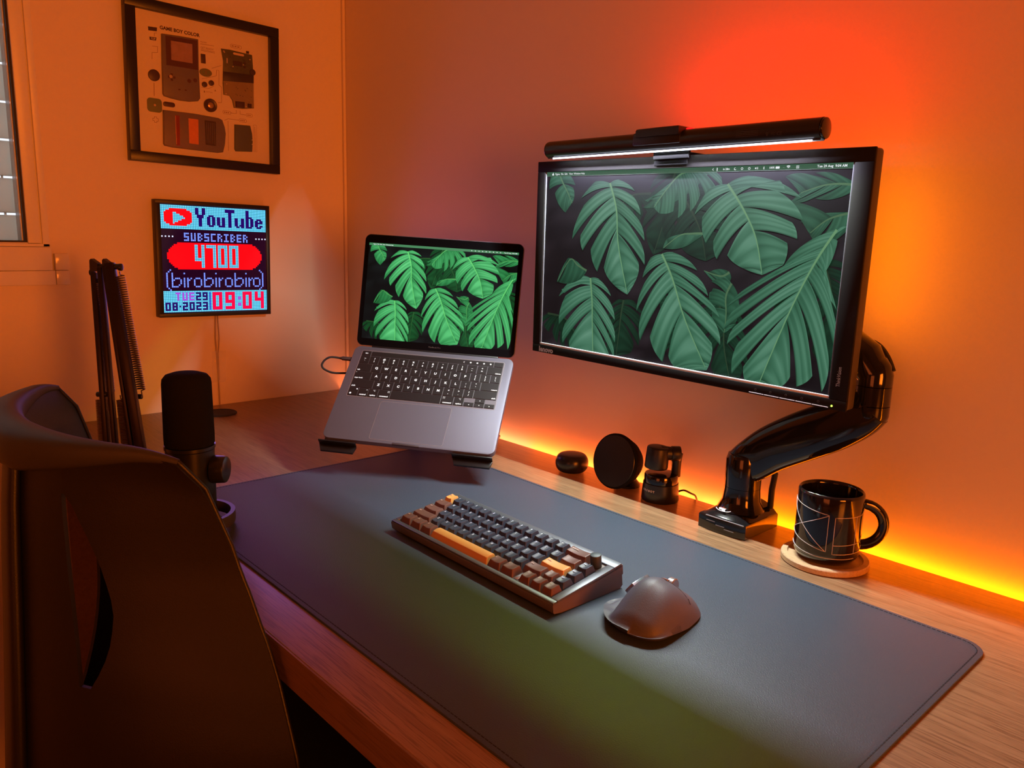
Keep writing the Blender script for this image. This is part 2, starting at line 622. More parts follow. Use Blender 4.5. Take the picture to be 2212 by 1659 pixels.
prof = [(KY0, -0.0075), (KY1, -0.0075), (KY1 + 0.0008, -0.0085), (KY1 + 0.0008, -0.021), (KY1 - 0.001, -0.0215), (KY1 - 0.001, base_z(KY1, 0.004)), (KY1 - 0.006, base_z(KY1, 0.0012)), (KY0 + 0.012, base_z(KY0 + 0.012, 0.0012)), (KY0 + 0.0005, base_z(KY0, 0.0030)), (KY0 - 0.0005, base_z(KY0, 0.0045)), (KY0 - 0.0008, -0.0088)]
XM = Matrix(((0, 0, 1, 0), (1, 0, 0, 0), (0, 1, 0, 0), (0, 0, 0, 1)))
M_case = mat('keyboard_case', (0.17, 0.13, 0.12), 0.42, metal=0.15, bump=0.05, bscale=900)
# the case top is a frame round the key well
obj('bottom_case', B().prism(prof[2:], KX0, KX1, XM), M_case, t)
b = B()
b.box(KX0, KX1, -0.0008, KY1, -0.012, -0.0062, 0.0012)
b.box(KX0, KX1, KY0, -0.0966, -0.012, -0.0062, 0.0012)
b.box(KX0, -0.001, -0.0966, -0.0008, -0.012, -0.0062, 0.0012)
b.box(16 * U + 0.0006, KX1, -0.0966, -0.0008, -0.012, -0.0062, 0.0012)
M_casetop = mat('case_top_metal', (0.13, 0.14, 0.16), 0.42, metal=0.6, vary=0.03)
obj('top_frame', b, M_casetop, t)
obj('plate', B().box(-0.001, 16 * U + 0.0006, -0.0966, -0.0008, -0.0118, -0.0112), mat('plate', (0.05, 0.045, 0.05), 0.4), t)
obj('badge', B().box(12.58 * U, 12.95 * U, -4.95 * U, -4.1 * U, -0.0112, -0.0072, 0.0008), mat('badge_chrome', (0.6, 0.6, 0.68), 0.2, metal=0.9), t)
K_navy = mat('keycap_navy', (0.028, 0.035, 0.058), 0.42, vary=0.1)
K_brown = mat('keycap_brown', (0.135, 0.058, 0.042), 0.42, vary=0.1)
K_orange = mat('keycap_orange', (0.70, 0.34, 0.085), 0.42, vary=0.06)
K_ink = mat('keycap_ink', (0.55, 0.60, 0.72), 0.5)
K_ink2 = mat('keycap_ink_warm', (0.50, 0.36, 0.30), 0.5)
rows = [
    (0, [('o', 1, 'esc')] + [('n', 1, c) for c in '1234567890-='] + [('b', 2, 'Backspace')]),
    (1, [('b', 1.5, 'Tab')] + [('n', 1, c) for c in 'QWERTYUIOP[]'] + [('b', 1.5, '\\'), ('n', 1, 'Del')]),
    (2, [('b', 1.75, 'Caps')] + [('n', 1, c) for c in "ASDFGHJKL;'"] + [('o', 2.25, 'Enter'), ('n', 1, 'PgU')]),
    (3, [('b', 2.25, 'Shift')] + [('n', 1, c) for c in 'ZXCVBNM,./'] + [('b', 1.75, 'Shift'), ('b', 1, '^'), ('n', 1, 'PgD')]),
    (4, [('b', 1.25, 'Ctrl'), ('b', 1.25, 'Opt'), ('b', 1.25, '88'), ('o', 6.25, ''), ('b', 1.25, 'Fn'), ('b', 1.25, '^'), ('', 0.5, ''), ('b', 1, '<'), ('b', 1, 'v'), ('b', 1, '>')]),
]
row_h = [0.0012, 0.0004, -0.0004, -0.0004, 0.0]


def keycap(x0, x1, row, kind, leg):
    yb, yt = -(row + 1) * U, -row * U
    g_ = 0.0005
    o = bmesh.new()
    bot = -0.0088
    top = row_h[row]
    ins_x, ins_t, ins_b = 0.0030, 0.0016, 0.0040
    nx = max(4, int((x1 - x0) / 0.004))
    ny = 5
    conv = (x1 - x0) > 0.1
    vt = []
    for i in range(nx + 1):
        r_ = []
        for j in range(ny + 1):
            fx, fy = i / nx, j / ny
            xx = x0 + g_ + ins_x + fx * (x1 - x0 - 2 * g_ - 2 * ins_x)
            yy = yb + g_ + ins_b + fy * (yt - yb - 2 * g_ - ins_b - ins_t)
            if conv:
                dip = -0.0012 * (2 * fy - 1) ** 2
            else:
                dip = -0.0012 * (1 - (2 * fx - 1) ** 2)
            r_.append(o.verts.new((xx, yy, top + dip)))
        vt.append(r_)
    for i in range(nx):
        for j in range(ny):
            o.faces.new((vt[i][j], vt[i + 1][j], vt[i + 1][j + 1], vt[i][j + 1]))
    loop = [vt[i][0] for i in range(nx + 1)] + [vt[nx][j] for j in range(1, ny + 1)] + [vt[i][ny] for i in range(nx - 1, -1, -1)] + [vt[0][j] for j in range(ny - 1, 0, -1)]
    cx, cy = (x0 + x1) / 2, (yb + yt) / 2
    hx, hy = (x1 - x0) / 2 - g_, (yt - yb) / 2 - g_
    tx, ty = hx - ins_x, (yt - yb - 2 * g_ - ins_b - ins_t) / 2
    tcy = (yb + g_ + ins_b + yt - g_ - ins_t) / 2
    lb = []
    for v in loop:
        lb.append(o.verts.new((cx + (v.co.x - cx) / tx * hx, cy + (v.co.y - tcy) / ty * hy, bot)))
    n = len(loop)
    for i in range(n):
        o.faces.new((lb[i], lb[(i + 1) % n], loop[(i + 1) % n], loop[i]))
    o.faces.new(lb[::-1])
    bmesh.ops.recalc_face_normals(o, faces=o.faces[:])
    es = [e for e in o.edges if e.is_manifold and e.calc_face_angle(0) > 0.5 and e.verts[0].co.z > bot + 0.001 or (e.verts[0].co.z - e.verts[1].co.z) ** 2 > 1e-5 and e.calc_face_angle(0) > 0.5]
    bmesh.ops.bevel(o, geom=es, offset=0.0005, segments=2, affect='EDGES', profile=0.5)
    bb = B()
    bb._join(o, None, 0)
    if leg:
        sz = 0.0042 if len(leg) == 1 else 0.0026
        if kind == 'n' and len(leg) == 1:
            pos = (x0 + 0.0058, yt - 0.0060, top - 0.0004)
        else:
            pos = (x0 + (0.0046 if (x1 - x0) < 0.03 else 0.0056), yt - 0.0062, top - 0.0002)
        bb.text(leg, sz, Matrix.Translation(pos), th=0.0002, mi=1, bold=0.0002)
    return bb


M_stem = mat('switch_white', (0.6, 0.6, 0.66), 0.4)
for row, ks in rows:
    x = 0.0
    for kind, wd, leg in ks:
        if kind:
            m_ = {'n': K_navy, 'b': K_brown, 'o': K_orange}[kind]
            nm = {'n': 'navy keycap', 'b': 'brown keycap', 'o': 'orange keycap'}[kind]
            obj('space_bar' if wd > 5 else 'keycap', keycap(x * U, (x + wd) * U, row, kind, leg), [m_, K_ink if kind == 'n' else K_ink2], t, label=nm, ang=30)
        x += wd
b = B()
b.lathe([(0, -0.010), (0.0068, -0.010), (0.0068, 0.0065), (0.0064, 0.0073), (0.0058, 0.0076), (0.0, 0.0076)], Matrix.Translation((15.5 * U, -0.5 * U, 0)), 40)
obj('volume_knob', b, mat('knob_black', (0.045, 0.065, 0.072), 0.5, metal=0.2), t)

# ================================================================== MOUSE
t = thing('computer_mouse', 'graphite ergonomic mouse with thumb rest on the desk mat', 'computer mouse', (1.337, -0.393, 0.003), rotz(math.radians(7)))
M_mouse = mat('mouse_graphite', (0.088, 0.086, 0.110), 0.50, bump=0.15, bscale=900)


def mouse_pt(i, j, nu=48, nv=33):
    s = i / (nu - 1)            # 0 back, 1 front
    q = j / (nv - 1) * 2 - 1    # -1 left (thumb) .. 1 right
    y = -0.060 + 0.120 * s
    end = (1 - abs(2 * s - 1) ** (4.0 if s > 0.5 else 6.0)) ** 0.46
    endr = (1 - abs(2 * s - 1) ** 6.0) ** 0.5
    wr = 0.0375 * (0.88 + 0.12 * math.sin(PI * s)) * endr
    flare = 0.018 * math.exp(-((y + 0.012) / 0.028) ** 2)
    wl = (0.0385 + flare) * end
    x = q * (wr if q > 0 else wl)
    pk = 0.0505 * math.exp(-((y + 0.006) / 0.058) ** 2 * (1.0 if y > -0.006 else 1.35))
    xs = x + 0.006
    if q > 0:
        h = pk * (1 - (abs(q)) ** 4.5 * 0.80)
        h *= 1 - 0.25 * q
    else:
        a = abs(x) / 0.0385
        h = pk * (1 - min(1, a) ** 2.6 * 0.86)
        if a > 0.75:
            h = max(h * max(0, 1 - (a - 0.75) * 2.2), 0.009 * max(0, 1 - max(0, a - 1.25) * 2.6)) if flare > 0.001 else h
    rim_ = 0.0025 + 0.0095 * min(1, max(0, (0.55 - s) / 0.35)) * (0.65 if q > 0 else 1.0)
    h = max(h, rim_)
    if abs(q) > 0.999 or s in (0, 1):
        h = max(rim_, 0.0080 if (q < 0 and flare > 0.006) else 0)
    return V((x, y, max(rim_, h * min(1, end * 1.15)) + 0.0005))


b = B()
b.grid(lambda i, j: mouse_pt(i, j), 48, 33)
bmw = b.bm
bnd = [e for e in bmw.edges if e.is_boundary]
ex = bmesh.ops.extrude_edge_only(bmw, edges=bnd)
vs = [v for v in ex['geom'] if isinstance(v, bmesh.types.BMVert)]
for v in vs:
    v.co = V((max(-0.030, min(0.030, v.co.x * 0.80)), v.co.y * 0.86 + 0.003, 0.0003))
bmesh.ops.contextual_create(bmw, geom=[e for e in bmw.edges if e.is_boundary])
bmesh.ops.recalc_face_normals(bmw, faces=bmw.faces[:])
obj('shell', b, M_mouse, t, ang=70)
# seams of the two buttons
b = B()


def on_mouse(x, y, dz=0.0):
    s = (y + 0.060) / 0.120
    end = (1 - abs(2 * s - 1) ** (4.0 if s > 0.5 else 6.0)) ** 0.46
    wr = 0.0375 * (0.88 + 0.12 * math.sin(PI * s)) * (1 - abs(2 * s - 1) ** 6.0) ** 0.5
    wl = (0.0385 + 0.018 * math.exp(-((y + 0.012) / 0.028) ** 2)) * end
    q = x / (wr if x > 0 else wl)
    p = mouse_pt(s * 47, (q + 1) / 2 * 32)
    return V((p.x, p.y, p.z + dz))


b.tube([on_mouse(0.028 - 0.0 * k, 0.012 + k * 0.0, 0.0) + V((-(k * 0.0056), (k - 4) ** 2 * 0.0004, 0.0)) for k in range(0, 1)] + [on_mouse(0.030 - k * 0.0062, 0.016 + 0.0003 * (k - 4) ** 2, 0.0001) for k in range(9)], 0.00035, 6)
obj('button_seam', b, M_dark, t)
obj('mode_button', B().prism(rrect(-0.004, 0.004, -0.003, 0.003, 0.001, 3), 0, 0.0012, Matrix.Translation(on_mouse(0.001, 0.014, -0.0002)) @ Matrix.Rotation(-0.35, 4, 'X')), mat('mode_button', (0.25, 0.2, 0.19), 0.3, metal=0.5), t)
b = B()
wp = on_mouse(0.001, 0.030, -0.004)
b.lathe([(0, -0.004), (0.0095, -0.004), (0.0105, -0.003), (0.0105, 0.003), (0.0095, 0.004), (0, 0.004)], Matrix.Translation(wp) @ Matrix.Rotation(PI / 2, 4, 'Y'), 40)
obj('scroll_wheel', b, M_steel, t)
# polished thumb-wheel bay on the left side
MT = Matrix.Translation((-0.0335, 0.013, 0.0285)) @ Matrix.Rotation(math.radians(-52), 4, 'Y') @ Matrix.Rotation(math.radians(6), 4, 'Z')
b = B()
b.prism([(-0.010, -0.013), (0.006, -0.017), (0.010, -0.006), (0.009, 0.017), (-0.007, 0.015), (-0.012, 0.0)], -0.006, 0.003, MT, bev=0.0012)
obj('thumb_bay', b, mat('thumb_bay_chrome', (0.62, 0.64, 0.74), 0.22, metal=0.85), t)
b = B()
b.cyl(MT @ V((-0.001, 0.004, -0.0045)), MT @ V((0.0, 0.0145, -0.0045)), 0.0085, None, 28)
for k in range(28):
    a = 2 * PI * k / 28
    b.box(-0.0004, 0.0004, -0.0105 / 2, 0.0105 / 2, 0.0083, 0.0090, 0, MT @ Matrix.Translation((-0.0005, 0.0092, -0.0045)) @ Matrix.Rotation(a, 4, 'Y'))
obj('thumb_wheel', b, mat('thumb_wheel', (0.16, 0.09, 0.09), 0.35, metal=0.5), t)

ART=dict(
inner=[(431,3101),(3223,3077),(3194,188),(358,238)],
shell=[(884,2683),(1289,2699),(1649,2701),(1631,2078),(1635,1479),(1587,1416),(1408,1384),(1221,1381),(1016,1403),(870,1431),(846,1476),(860,2048)],
bezel=[(953,2652),(1624,2668),(1606,2063),(939,2064)],
screen=[(1056,2569),(1507,2575),(1495,2180),(1046,2182)],
dpad=[(1039,1834)],
btnb=[(1406,1809)],
btna=[(1537,1839)],
sel=[(1187,1602)],
sta=[(1321,1607)],
title=[(870,2844),(1586,2849),(1578,2777),(870,2762)],
logo=[(631,2786),(813,2794),(804,2718),(633,2708)],
up=[(648,2587),(790,2593),(778,2531),(651,2526)],
disc=[(692,1826),(808,1844)],
ln1=[(690,1674),(677,1410)],
rubber=[(673,1222),(822,1241)],
pill=[(851,1273),(1096,1282)],
port=[(1711,2423),(1804,2424),(1805,2233),(1709,2232)],
oval=[(1663,2015),(1938,2079)],
bb=[(1760,1792),(1821,1800)],
ba=[(1913,1843),(1974,1852)],
spk=[(1866,1364),(2009,1382)],
pcb=[(2166,2604),(2359,2614),(2712,2592),(2879,2585),(2893,2270),(2890,1975),(2881,1426),(2614,1381),(2409,1380),(2378,1540),(2318,1626),(2181,1636),(2174,1885),(2204,2349)],
band=[(2185,2128),(2897,2153),(2890,1975),(2181,1927)],
chip=[(2425,2395),(2628,2397),(2624,2294),(2421,2291)],
slot=[(2431,2546),(2684,2546)],
pot=[(2870,2208),(2936,2218)],
cmp1=[(2440,1525),(2645,1528),(2640,1397),(2440,1396)],
cmp2=[(2727,1509),(2813,1508),(2810,1422),(2727,1424)],
back=[(832,1142),(1491,1142),(2022,1112),(2107,1079),(2158,928),(2177,788),(2147,549),(2097,378),(1989,357),(985,384),(826,408),(805,446)],
rib=[(1067,1063),(1159,1060),(1138,432),(1061,434)],
bat=[(1348,1028),(1563,1025),(1545,493),(1341,503)],
well=[(1701,1029),(1949,1022),(1925,493),(1700,507)],
cover=[(2407,1018),(2769,1029),(2810,853),(2817,684),(2798,451),(2409,429),(2385,475)],
t1=[(1716,2629),(2016,2635)],
t2=[(1713,2561),(2025,2569)],
t3=[(1722,2507),(2028,2520)],
pl1=[(2388,2717),(2644,2697)],
pl2=[(2153,1274),(2340,1249)],
pl3=[(2700,1285),(2848,1237)],
pl4=[(2527,1141),(2702,1111)],
w1=[(1946,2160),(2158,2250)],
w2=[(2067,2145),(2104,2127),(2090,1827),(2150,1789),(2136,1463),(2049,1447)],
w3=[(1718,1906),(2037,2014),(2050,2142)],
w4=[(2328,1264),(2468,1265),(2471,1340)],
w5=[(2561,1339),(2557,1261),(2687,1259)],
w6=[(2182,1083),(2272,1129),(2526,1122)],
w7=[(2265,1081),(2250,427)],
w8=[(2895,1019),(2888,471)],
w9=[(1697,1726),(1854,1721),(1973,1788)],
w10=[(806,2686),(751,2676),(747,2612)],
w11=[(692,2409),(802,2417),(796,2297),(685,2283),(677,2149)],
cross=[(679,929)],
)
LEAVES=[
dict(m=[(615,10),(526,24),(474,103),(433,195)],k=0.75,L=[(0.25,0.5,393,196),(0.5,0.8,398,158),(0.1,0.3,438,158)],R=[(0,0.15,659,106),(0.1,0.25,604,140),(0.2,0.35,557,211),(0.3,0.5,518,244),(0.5,0.8,454,223)]),
dict(m=[(43,-26),(70,57),(96,119),(114,175)],k=0.7,L=[(0.0,0.4,13,97),(0.3,0.7,87,227)],R=[(0,0.4,126,78),(0.3,0.8,122,149)]),
dict(m=[(1021,96),(973,87),(928,94),(873,125)],k=0.6,L=[(0,0.3,913,148),(0.3,0.6,856,164),(0.6,0.9,837,173)],R=[(0.1,0.4,906,39),(0.4,0.9,830,52)]),
dict(m=[(1024,201),(981,217),(946,242),(908,299)],k=0.5,L=[(0.1,0.5,917,370),(0.4,0.9,908,299)],R=[(0.1,0.5,881,252),(0.0,0.3,846,157)]),
dict(m=[(696,494),(675,515),(646,509),(615,495)],k=0.5,L=[(0.1,0.9,690,584)],R=[(0.0,0.5,633,502)]),
dict(m=[(697,609),(681,639),(658,643),(641,646)],k=0.5,L=[(0,0.9,648,672)],R=[(0,0.9,638,601)]),
dict(m=[(705,546),(691,610),(696,699),(695,790)],k=0.5,L=[(0,0.3,642,546),(0.3,0.6,641,659),(0.6,1,657,734)],R=[(0,0.9,726,738)]),
dict(m=[(607,316),(571,318),(528,330),(474,399)],k=0.6,L=[(0.0,0.9,477,398)],R=[(0,0.9,485,351)]),
dict(m=[(205,585),(216,709),(222,844),(235,1108)],k=1,L=[(0,0.1,72,711),(0.0,0.12,83,666),(0.1,0.3,77,875),(0.3,0.5,97,981),(0.48,1,145,1057)],R=[(0,0.1,292,675),(0.05,0.25,311,805),(0.25,0.45,316,928),(0.45,0.65,315,1011),(0.6,1,292,1091)]),
dict(m=[(188,546),(148,519),(115,491),(61,626)],k=0.5,L=[(0,0.8,66,625)],R=[(0,0.8,107,482)]),
dict(m=[(472,427),(513,545),(567,753),(649,988)],k=1,L=[(0,0.15,408,559),(0.05,0.25,393,738),(0.22,0.42,413,894),(0.4,0.62,499,987),(0.6,0.98,547,1007)],R=[(0,0.15,595,498),(0.12,0.25,636,619),(0.24,0.4,677,721),(0.38,0.6,686,852),(0.6,0.95,656,957)]),
dict(m=[(669,81),(719,191),(764,324),(792,495)],k=1,L=[(0,0.12,572,229),(0.08,0.3,616,362),(0.28,0.5,654,437),(0.48,0.98,739,472)],R=[(0,0.08,880,148),(0.08,0.2,816,68),(0.18,0.34,890,245),(0.34,0.62,878,325),(0.6,0.97,848,442)]),
dict(m=[(266,67),(296,207),(310,393),(355,655)],k=1.1,L=[(0,0.08,152,149),(0.03,0.2,121,376),(0.18,0.36,168,436),(0.34,0.54,232,547),(0.52,0.97,304,613)],R=[(0,0.08,362,111),(0.06,0.2,388,234),(0.18,0.36,407,366),(0.34,0.58,412,490),(0.55,0.97,387,561)]),
dict(m=[(976,279),(930,425),(876,656),(808,1022)],k=1,L=[(0.05,0.2,844,468),(0.15,0.3,697,663),(0.28,0.42,693,772),(0.4,0.55,706,842),(0.52,0.68,728,983),(0.66,0.98,775,1023)],R=[(0,0.12,1002,263),(0.05,0.2,927,531),(0.18,0.34,998,624),(0.32,0.46,1002,794),(0.44,0.6,982,992),(0.58,0.72,915,988),(0.7,0.98,856,1024)]),
]

# ================================================================== WALLPAPER OF THE TWO SCREENS
def q2(p0, p1, p2, s):
    return p0 * (1 - s) ** 2 + p1 * 2 * s * (1 - s) + p2 * s * s


def wallpaper(w, h, tint, dark):
    """leaf picture as flat faces with colours, origin at the lower left, x right, y up"""
    rnd = random.Random(11)
    o = bmesh.new()
    cl = o.loops.layers.float_color.new('Col')
    zz = [0.0]

    def P(p):
        return V((p[0] / 1000 * w, (1 - p[1] / 1000) * h, 0))

    def face(pts, cols):
        vs = [o.verts.new(V((p.x, p.y, zz[0]))) for p in pts]
        f = o.faces.new(vs)
        if f.normal.z == 0:
            f.normal_update()
        if f.normal.z < 0:
            f.normal_flip()
        for l in f.loops:
            k = vs.index(l.vert)
            c = cols[k]
            l[cl] = (c[0], c[1], c[2], 1)
    # background with soft dark blotches
    n = 16
    val = [[rnd.random() ** 3 for _ in range(n + 1)] for _ in range(n + 1)]
    for i in range(n):
        for j in range(n):
            c = [tuple(d * (0.6 + 1.6 * val[a][e]) for d in dark) for a, e in ((i, j), (i + 1, j), (i + 1, j + 1), (i, j + 1))]
            face([V((w * i / n, h * j / n, 0)), V((w * (i + 1) / n, h * j / n, 0)), V((w * (i + 1) / n, h * (j + 1) / n, 0)), V((w * i / n, h * (j + 1) / n, 0))], c)

    def vein(r, e, fwd, q):
        c_ = r.lerp(e, 0.45) - fwd * (e - r).length * 0.16
        return q2(r, c_, e, q)

    def side(mid, tips, base_pt, tip_pt, sd, br):
        """one half of a leaf: fingers that share veins near the midrib and part towards the margin"""
        prev_tip, prev_s = base_pt, 0.0
        lobes = tips + [(tips[-1][1], 1.0, None, None)]
        for n_, (a, e, tx, ty) in enumerate(lobes):
            zz[0] += 0.0000007
            tip = P((tx, ty)) if tx is not None else tip_pt
            last = tx is None
            s0 = prev_s
            s1 = 1.0 if last else max(e * 0.97, s0 + 0.04)
            r0 = mid(s0)
            ln = (tip - mid((s0 + s1) / 2)).length
            if n_ == 0:
                P0 = base_pt
            else:
                P0 = prev_tip.lerp(r0, 0.20).lerp(tip, 0.20) if not last else prev_tip
            ax_ = (mid(min(1, s1 + .05)) - mid(max(0, s0 - .05))).normalized()
            ow = V((-ax_.y, ax_.x, 0))
            if ow.dot((P0 + tip) / 2 - r0) < 0:
                ow = -ow
            if last:
                s1 = 1.0
            C0 = (P0 + tip) / 2 + ow * (tip - P0).length * (0.20 if not last else 0.10)
            nf, nq = 12, 14
            ph = rnd.random() * 6
            fr = rnd.choice((2.5, 3.0, 4.0))
            G = []
            for i in range(nf + 1):
                f = i / nf
                E_ = q2(P0, C0, tip, f)
                R_ = mid(s0 + (s1 - s0) * f)
                G.append([vein(R_, E_, ax_ * 0.9, j / nq) for j in range(nq + 1)])
            tone = rnd.uniform(0.85, 1.12)

            def colr(i, j):
                f, q = i / nf, j / nq
                g = 0.58 + 0.22 * math.sin(PI * f) + 0.17 * math.sin(f * PI * 2 * fr + ph + q * 0.8) + 0.06 * math.sin(f * 40 + q * 3)
                g *= 0.80 + 0.35 * math.sin(PI * min(1, q * 0.8 + 0.2))
                if i == nf:
                    g *= 0.55
                if i == 0:
                    g *= 1.25
                if j == 0:
                    g = g * 0.5 + 0.5
                if j == nq:
                    g *= 1.15
                g = max(0.04, g * br * tone * (0.72 + 0.5 * q if sd > 0 else 1.12 - 0.30 * q))
                return (tint[0] * g * (0.45 + 0.75 * g), tint[1] * g, tint[2] * g * (0.75 + 0.25 * g))
            for i in range(nf):
                for j in range(nq):
                    pa, pb, pc, pd = G[i][j], G[i + 1][j], G[i + 1][j + 1], G[i][j + 1]
                    pts = [pa]
                    cs_ = [colr(i, j)]
                    for p_, c__ in ((pb, colr(i + 1, j)), (pc, colr(i + 1, j + 1)), (pd, colr(i, j + 1))):
                        if (p_ - pts[-1]).length > 1e-7 and (p_ - pts[0]).length > 1e-7:
                            pts.append(p_)
                            cs_.append(c__)
                    if len(pts) > 2:
                        face(pts, cs_)
            prev_tip, prev_s = tip, s1

    back = []
    for k in range(9):
        src = LEAVES[rnd.choice((8, 10, 11, 12, 6, 0))]
        sc_, ox, oy = rnd.uniform(0.55, 0.85), rnd.uniform(0, 1000), rnd.uniform(60, 950)
        c0 = src['m'][1]
        fl = rnd.choice((-1, 1))
        tf = lambda x, y: (ox + fl * (x - c0[0]) * sc_, oy + (y - c0[1]) * sc_)
        back.append(dict(m=[tf(*p) for p in src['m']], k=rnd.uniform(0.10, 0.24), L=[(a_, e_) + tf(x, y) for a_, e_, x, y in src['L']], R=[(a_, e_) + tf(x, y) for a_, e_, x, y in src['R']]))
    for lf in back + LEAVES:
        zz[0] += 0.000002
        m = [P(p) for p in lf['m']]

        def mid(s):
            t_ = s * (len(m) - 1)
            k = min(int(t_), len(m) - 2)
            f = t_ - k
            p0 = m[max(k - 1, 0)]
            p1, p2 = m[k], m[k + 1]
            p3 = m[min(k + 2, len(m) - 1)]
            return 0.5 * ((2 * p1) + (-p0 + p2) * f + (2 * p0 - 5 * p1 + 4 * p2 - p3) * f * f + (-p0 + 3 * p1 - 3 * p2 + p3) * f ** 3)
        for key, sd in (('L', -1), ('R', 1)):
            b0 = mid(0.0)
            t0 = P(lf[key][0][2:4])
            ax0 = (mid(0.1) - b0).normalized()
            base_pt = b0 + (t0 - b0) * 0.42 - ax0 * (t0 - b0).length * 0.22
            side(mid, list(lf[key]), base_pt, m[-1], sd, lf['k'])
        zz[0] += 0.000003
        ns = 14
        for k in range(ns):
            a, e = mid(k / ns * 0.97), mid((k + 1) / ns * 0.97)
            d = (e - a)
            if d.length < 1e-6:
                continue
            nn = V((-d.y, d.x, 0)).normalized() * (0.0018 * (1 - k / ns * 0.75)) * (w / 0.524)
            c = tuple(v * lf['k'] * 1.25 for v in (tint[0] * 1.6, tint[1] * 1.05, tint[2] * 0.8))
            face([a - nn, e - nn * 0.93, e + nn * 0.93, a + nn], [c] * 4)
    for co_, no in (((0, 0, 0), (-1, 0, 0)), ((w, 0, 0), (1, 0, 0)), ((0, 0, 0), (0, -1, 0)), ((0, h, 0), (0, 1, 0))):
        bmesh.ops.bisect_plane(o, geom=o.verts[:] + o.edges[:] + o.faces[:], plane_co=co_, plane_no=no, clear_outer=True)
    return o, zz[0]


def add_screen(name, parent, x0, y0, w, h, z, m, tint, dark):
    o, top = wallpaper(w, h, tint, dark)
    bb = B()
    bb.bm.free()
    bb.bm = o
    bmesh.ops.translate(o, vec=V((x0, y0, z)), verts=o.verts)
    s = obj(name, bb, m, parent, smooth=False)
    return s, z + top


M_menu = mat('menu_white', (0.02, 0.02, 0.02), 0.5, emis=(0.9, 0.95, 1.0), es=0.9)
M_menubar = mat('menu_bar', (0.01, 0.01, 0.01), 0.5, emis=(0.035, 0.105, 0.065), es=1.0)


def apple(b, x, y, s, z, mi=0):
    b.prism(circ(x - s * .17, y, s * .36, 12, s * .42), z, z + .00005, mi=mi)
    b.prism(circ(x + s * .17, y, s * .36, 12, s * .42), z, z + .00005, mi=mi)
    b.prism(circ(x + s * .08, y + s * .58, s * .14, 8, s * .2), z, z + .00005, mi=mi)


def menubar(parent, x0, x1, ytop, hh, z, sc):
    b = B()
    b.quad((x0, ytop - hh, z), (x1, ytop - hh, z), (x1, ytop, z), (x0, ytop, z))
    bar = obj('menu_bar', b, M_menubar, parent, smooth=False)
    b = B()
    zt = z + 0.00008
    yc = ytop - hh * 0.5
    ts = hh * 0.58
    k = (x1 - x0) / 0.524
    apple(b, x0 + 0.0145 * k, yc - ts * .1, ts * 0.9, zt)
    T_ = lambda x: Matrix.Translation((x, yc, zt))
    for tx, ux in (('Figma', .0195), ('File', .0325), ('Edit', .0410), ('View', .0510), ('Window', .0615), ('Help', .0775)):
        b.text(tx, ts * (1.05 if tx == 'Figma' else 1.0), T_(x0 + ux * k), th=0, bold=ts * .012)
    b.text('Tue 29 Aug  9:04 AM', ts * 1.05, T_(x1 - 0.008 * k), 'RIGHT', th=0, bold=ts * .02)
    b.text('100%', ts * .85, T_(x1 - 0.105 * k), 'RIGHT', th=0, bold=ts * .02)
    b.text('in 28m', ts * .9, T_(x1 - 0.172 * k), 'RIGHT', th=0, bold=ts * .02)
    stroke(b, [(x1 - .1975 * k, yc + ts * .35), (x1 - .1995 * k, yc), (x1 - .1975 * k, yc - ts * .35)], ts * .14, zt, zt + .00005)
    b.prism(rrect(x1 - .1925 * k, x1 - .1912 * k, yc - ts * .5, yc + ts * .5, ts * .05, 2), zt, zt + .00005)
    # moon, two rings, speaker, bluetooth, battery, wifi, switches
    b.prism([(x1 - .1635 * k + ts * .42 * math.cos(a), yc + ts * .42 * math.sin(a)) for a in [math.radians(d) for d in range(60, 360, 20)]] + [(x1 - .1635 * k + ts * (.12 + .34 * math.cos(a)), yc + ts * (.12 + .34 * math.sin(a))) for a in [math.radians(d) for d in range(320, 80, -20)]], zt, zt + .00005)
    for xx in (.153, .142):
        pts = circ(x1 - xx * k, yc, ts * .34, 14)
        stroke(b, pts + [pts[0]], ts * .16, zt, zt + .00005)
    xs = x1 - .1335 * k
    b.prism([(xs, yc - ts * .15), (xs + ts * .2, yc - ts * .15), (xs + ts * .45, yc - ts * .4), (xs + ts * .45, yc + ts * .4), (xs + ts * .2, yc + ts * .15), (xs, yc + ts * .15)], zt, zt + .00005)
    for r_ in (.3, .55):
        stroke(b, [(xs + ts * (.5 + r_ * math.cos(a)), yc + ts * r_ * math.sin(a)) for a in (-.8, -.4, 0, .4, .8)], ts * .1, zt, zt + .00005)
    xs = x1 - .1205 * k
    stroke(b, [(xs - ts * .2, yc - ts * .2), (xs + ts * .2, yc + ts * .2), (xs, yc + ts * .45), (xs, yc - ts * .45), (xs + ts * .2, yc - ts * .2), (xs - ts * .2, yc + ts * .2)], ts * .09, zt, zt + .00005)
    xs = x1 - .1035 * k
    b.prism(rrect(xs, xs + ts * 1.35, yc - ts * .34, yc + ts * .34, ts * .12, 2), zt, zt + .00005)
    xs = x1 - .0855 * k
    for r_ in (.25, .55, .85):
        stroke(b, [(xs + ts * r_ * math.sin(a), yc - ts * .35 + ts * r_ * math.cos(a)) for a in (-.75, -.4, 0, .4, .75)], ts * .18, zt, zt + .00005)
    xs = x1 - .0745 * k
    for dy in (.24, -.24):
        pts = rrect(xs, xs + ts * .85, yc + ts * (dy - .17), yc + ts * (dy + .17), ts * .15, 2)
        stroke(b, pts + [pts[0]], ts * .1, zt, zt + .00005)
    obj('menu_writing', b, M_menu, bar, smooth=False)


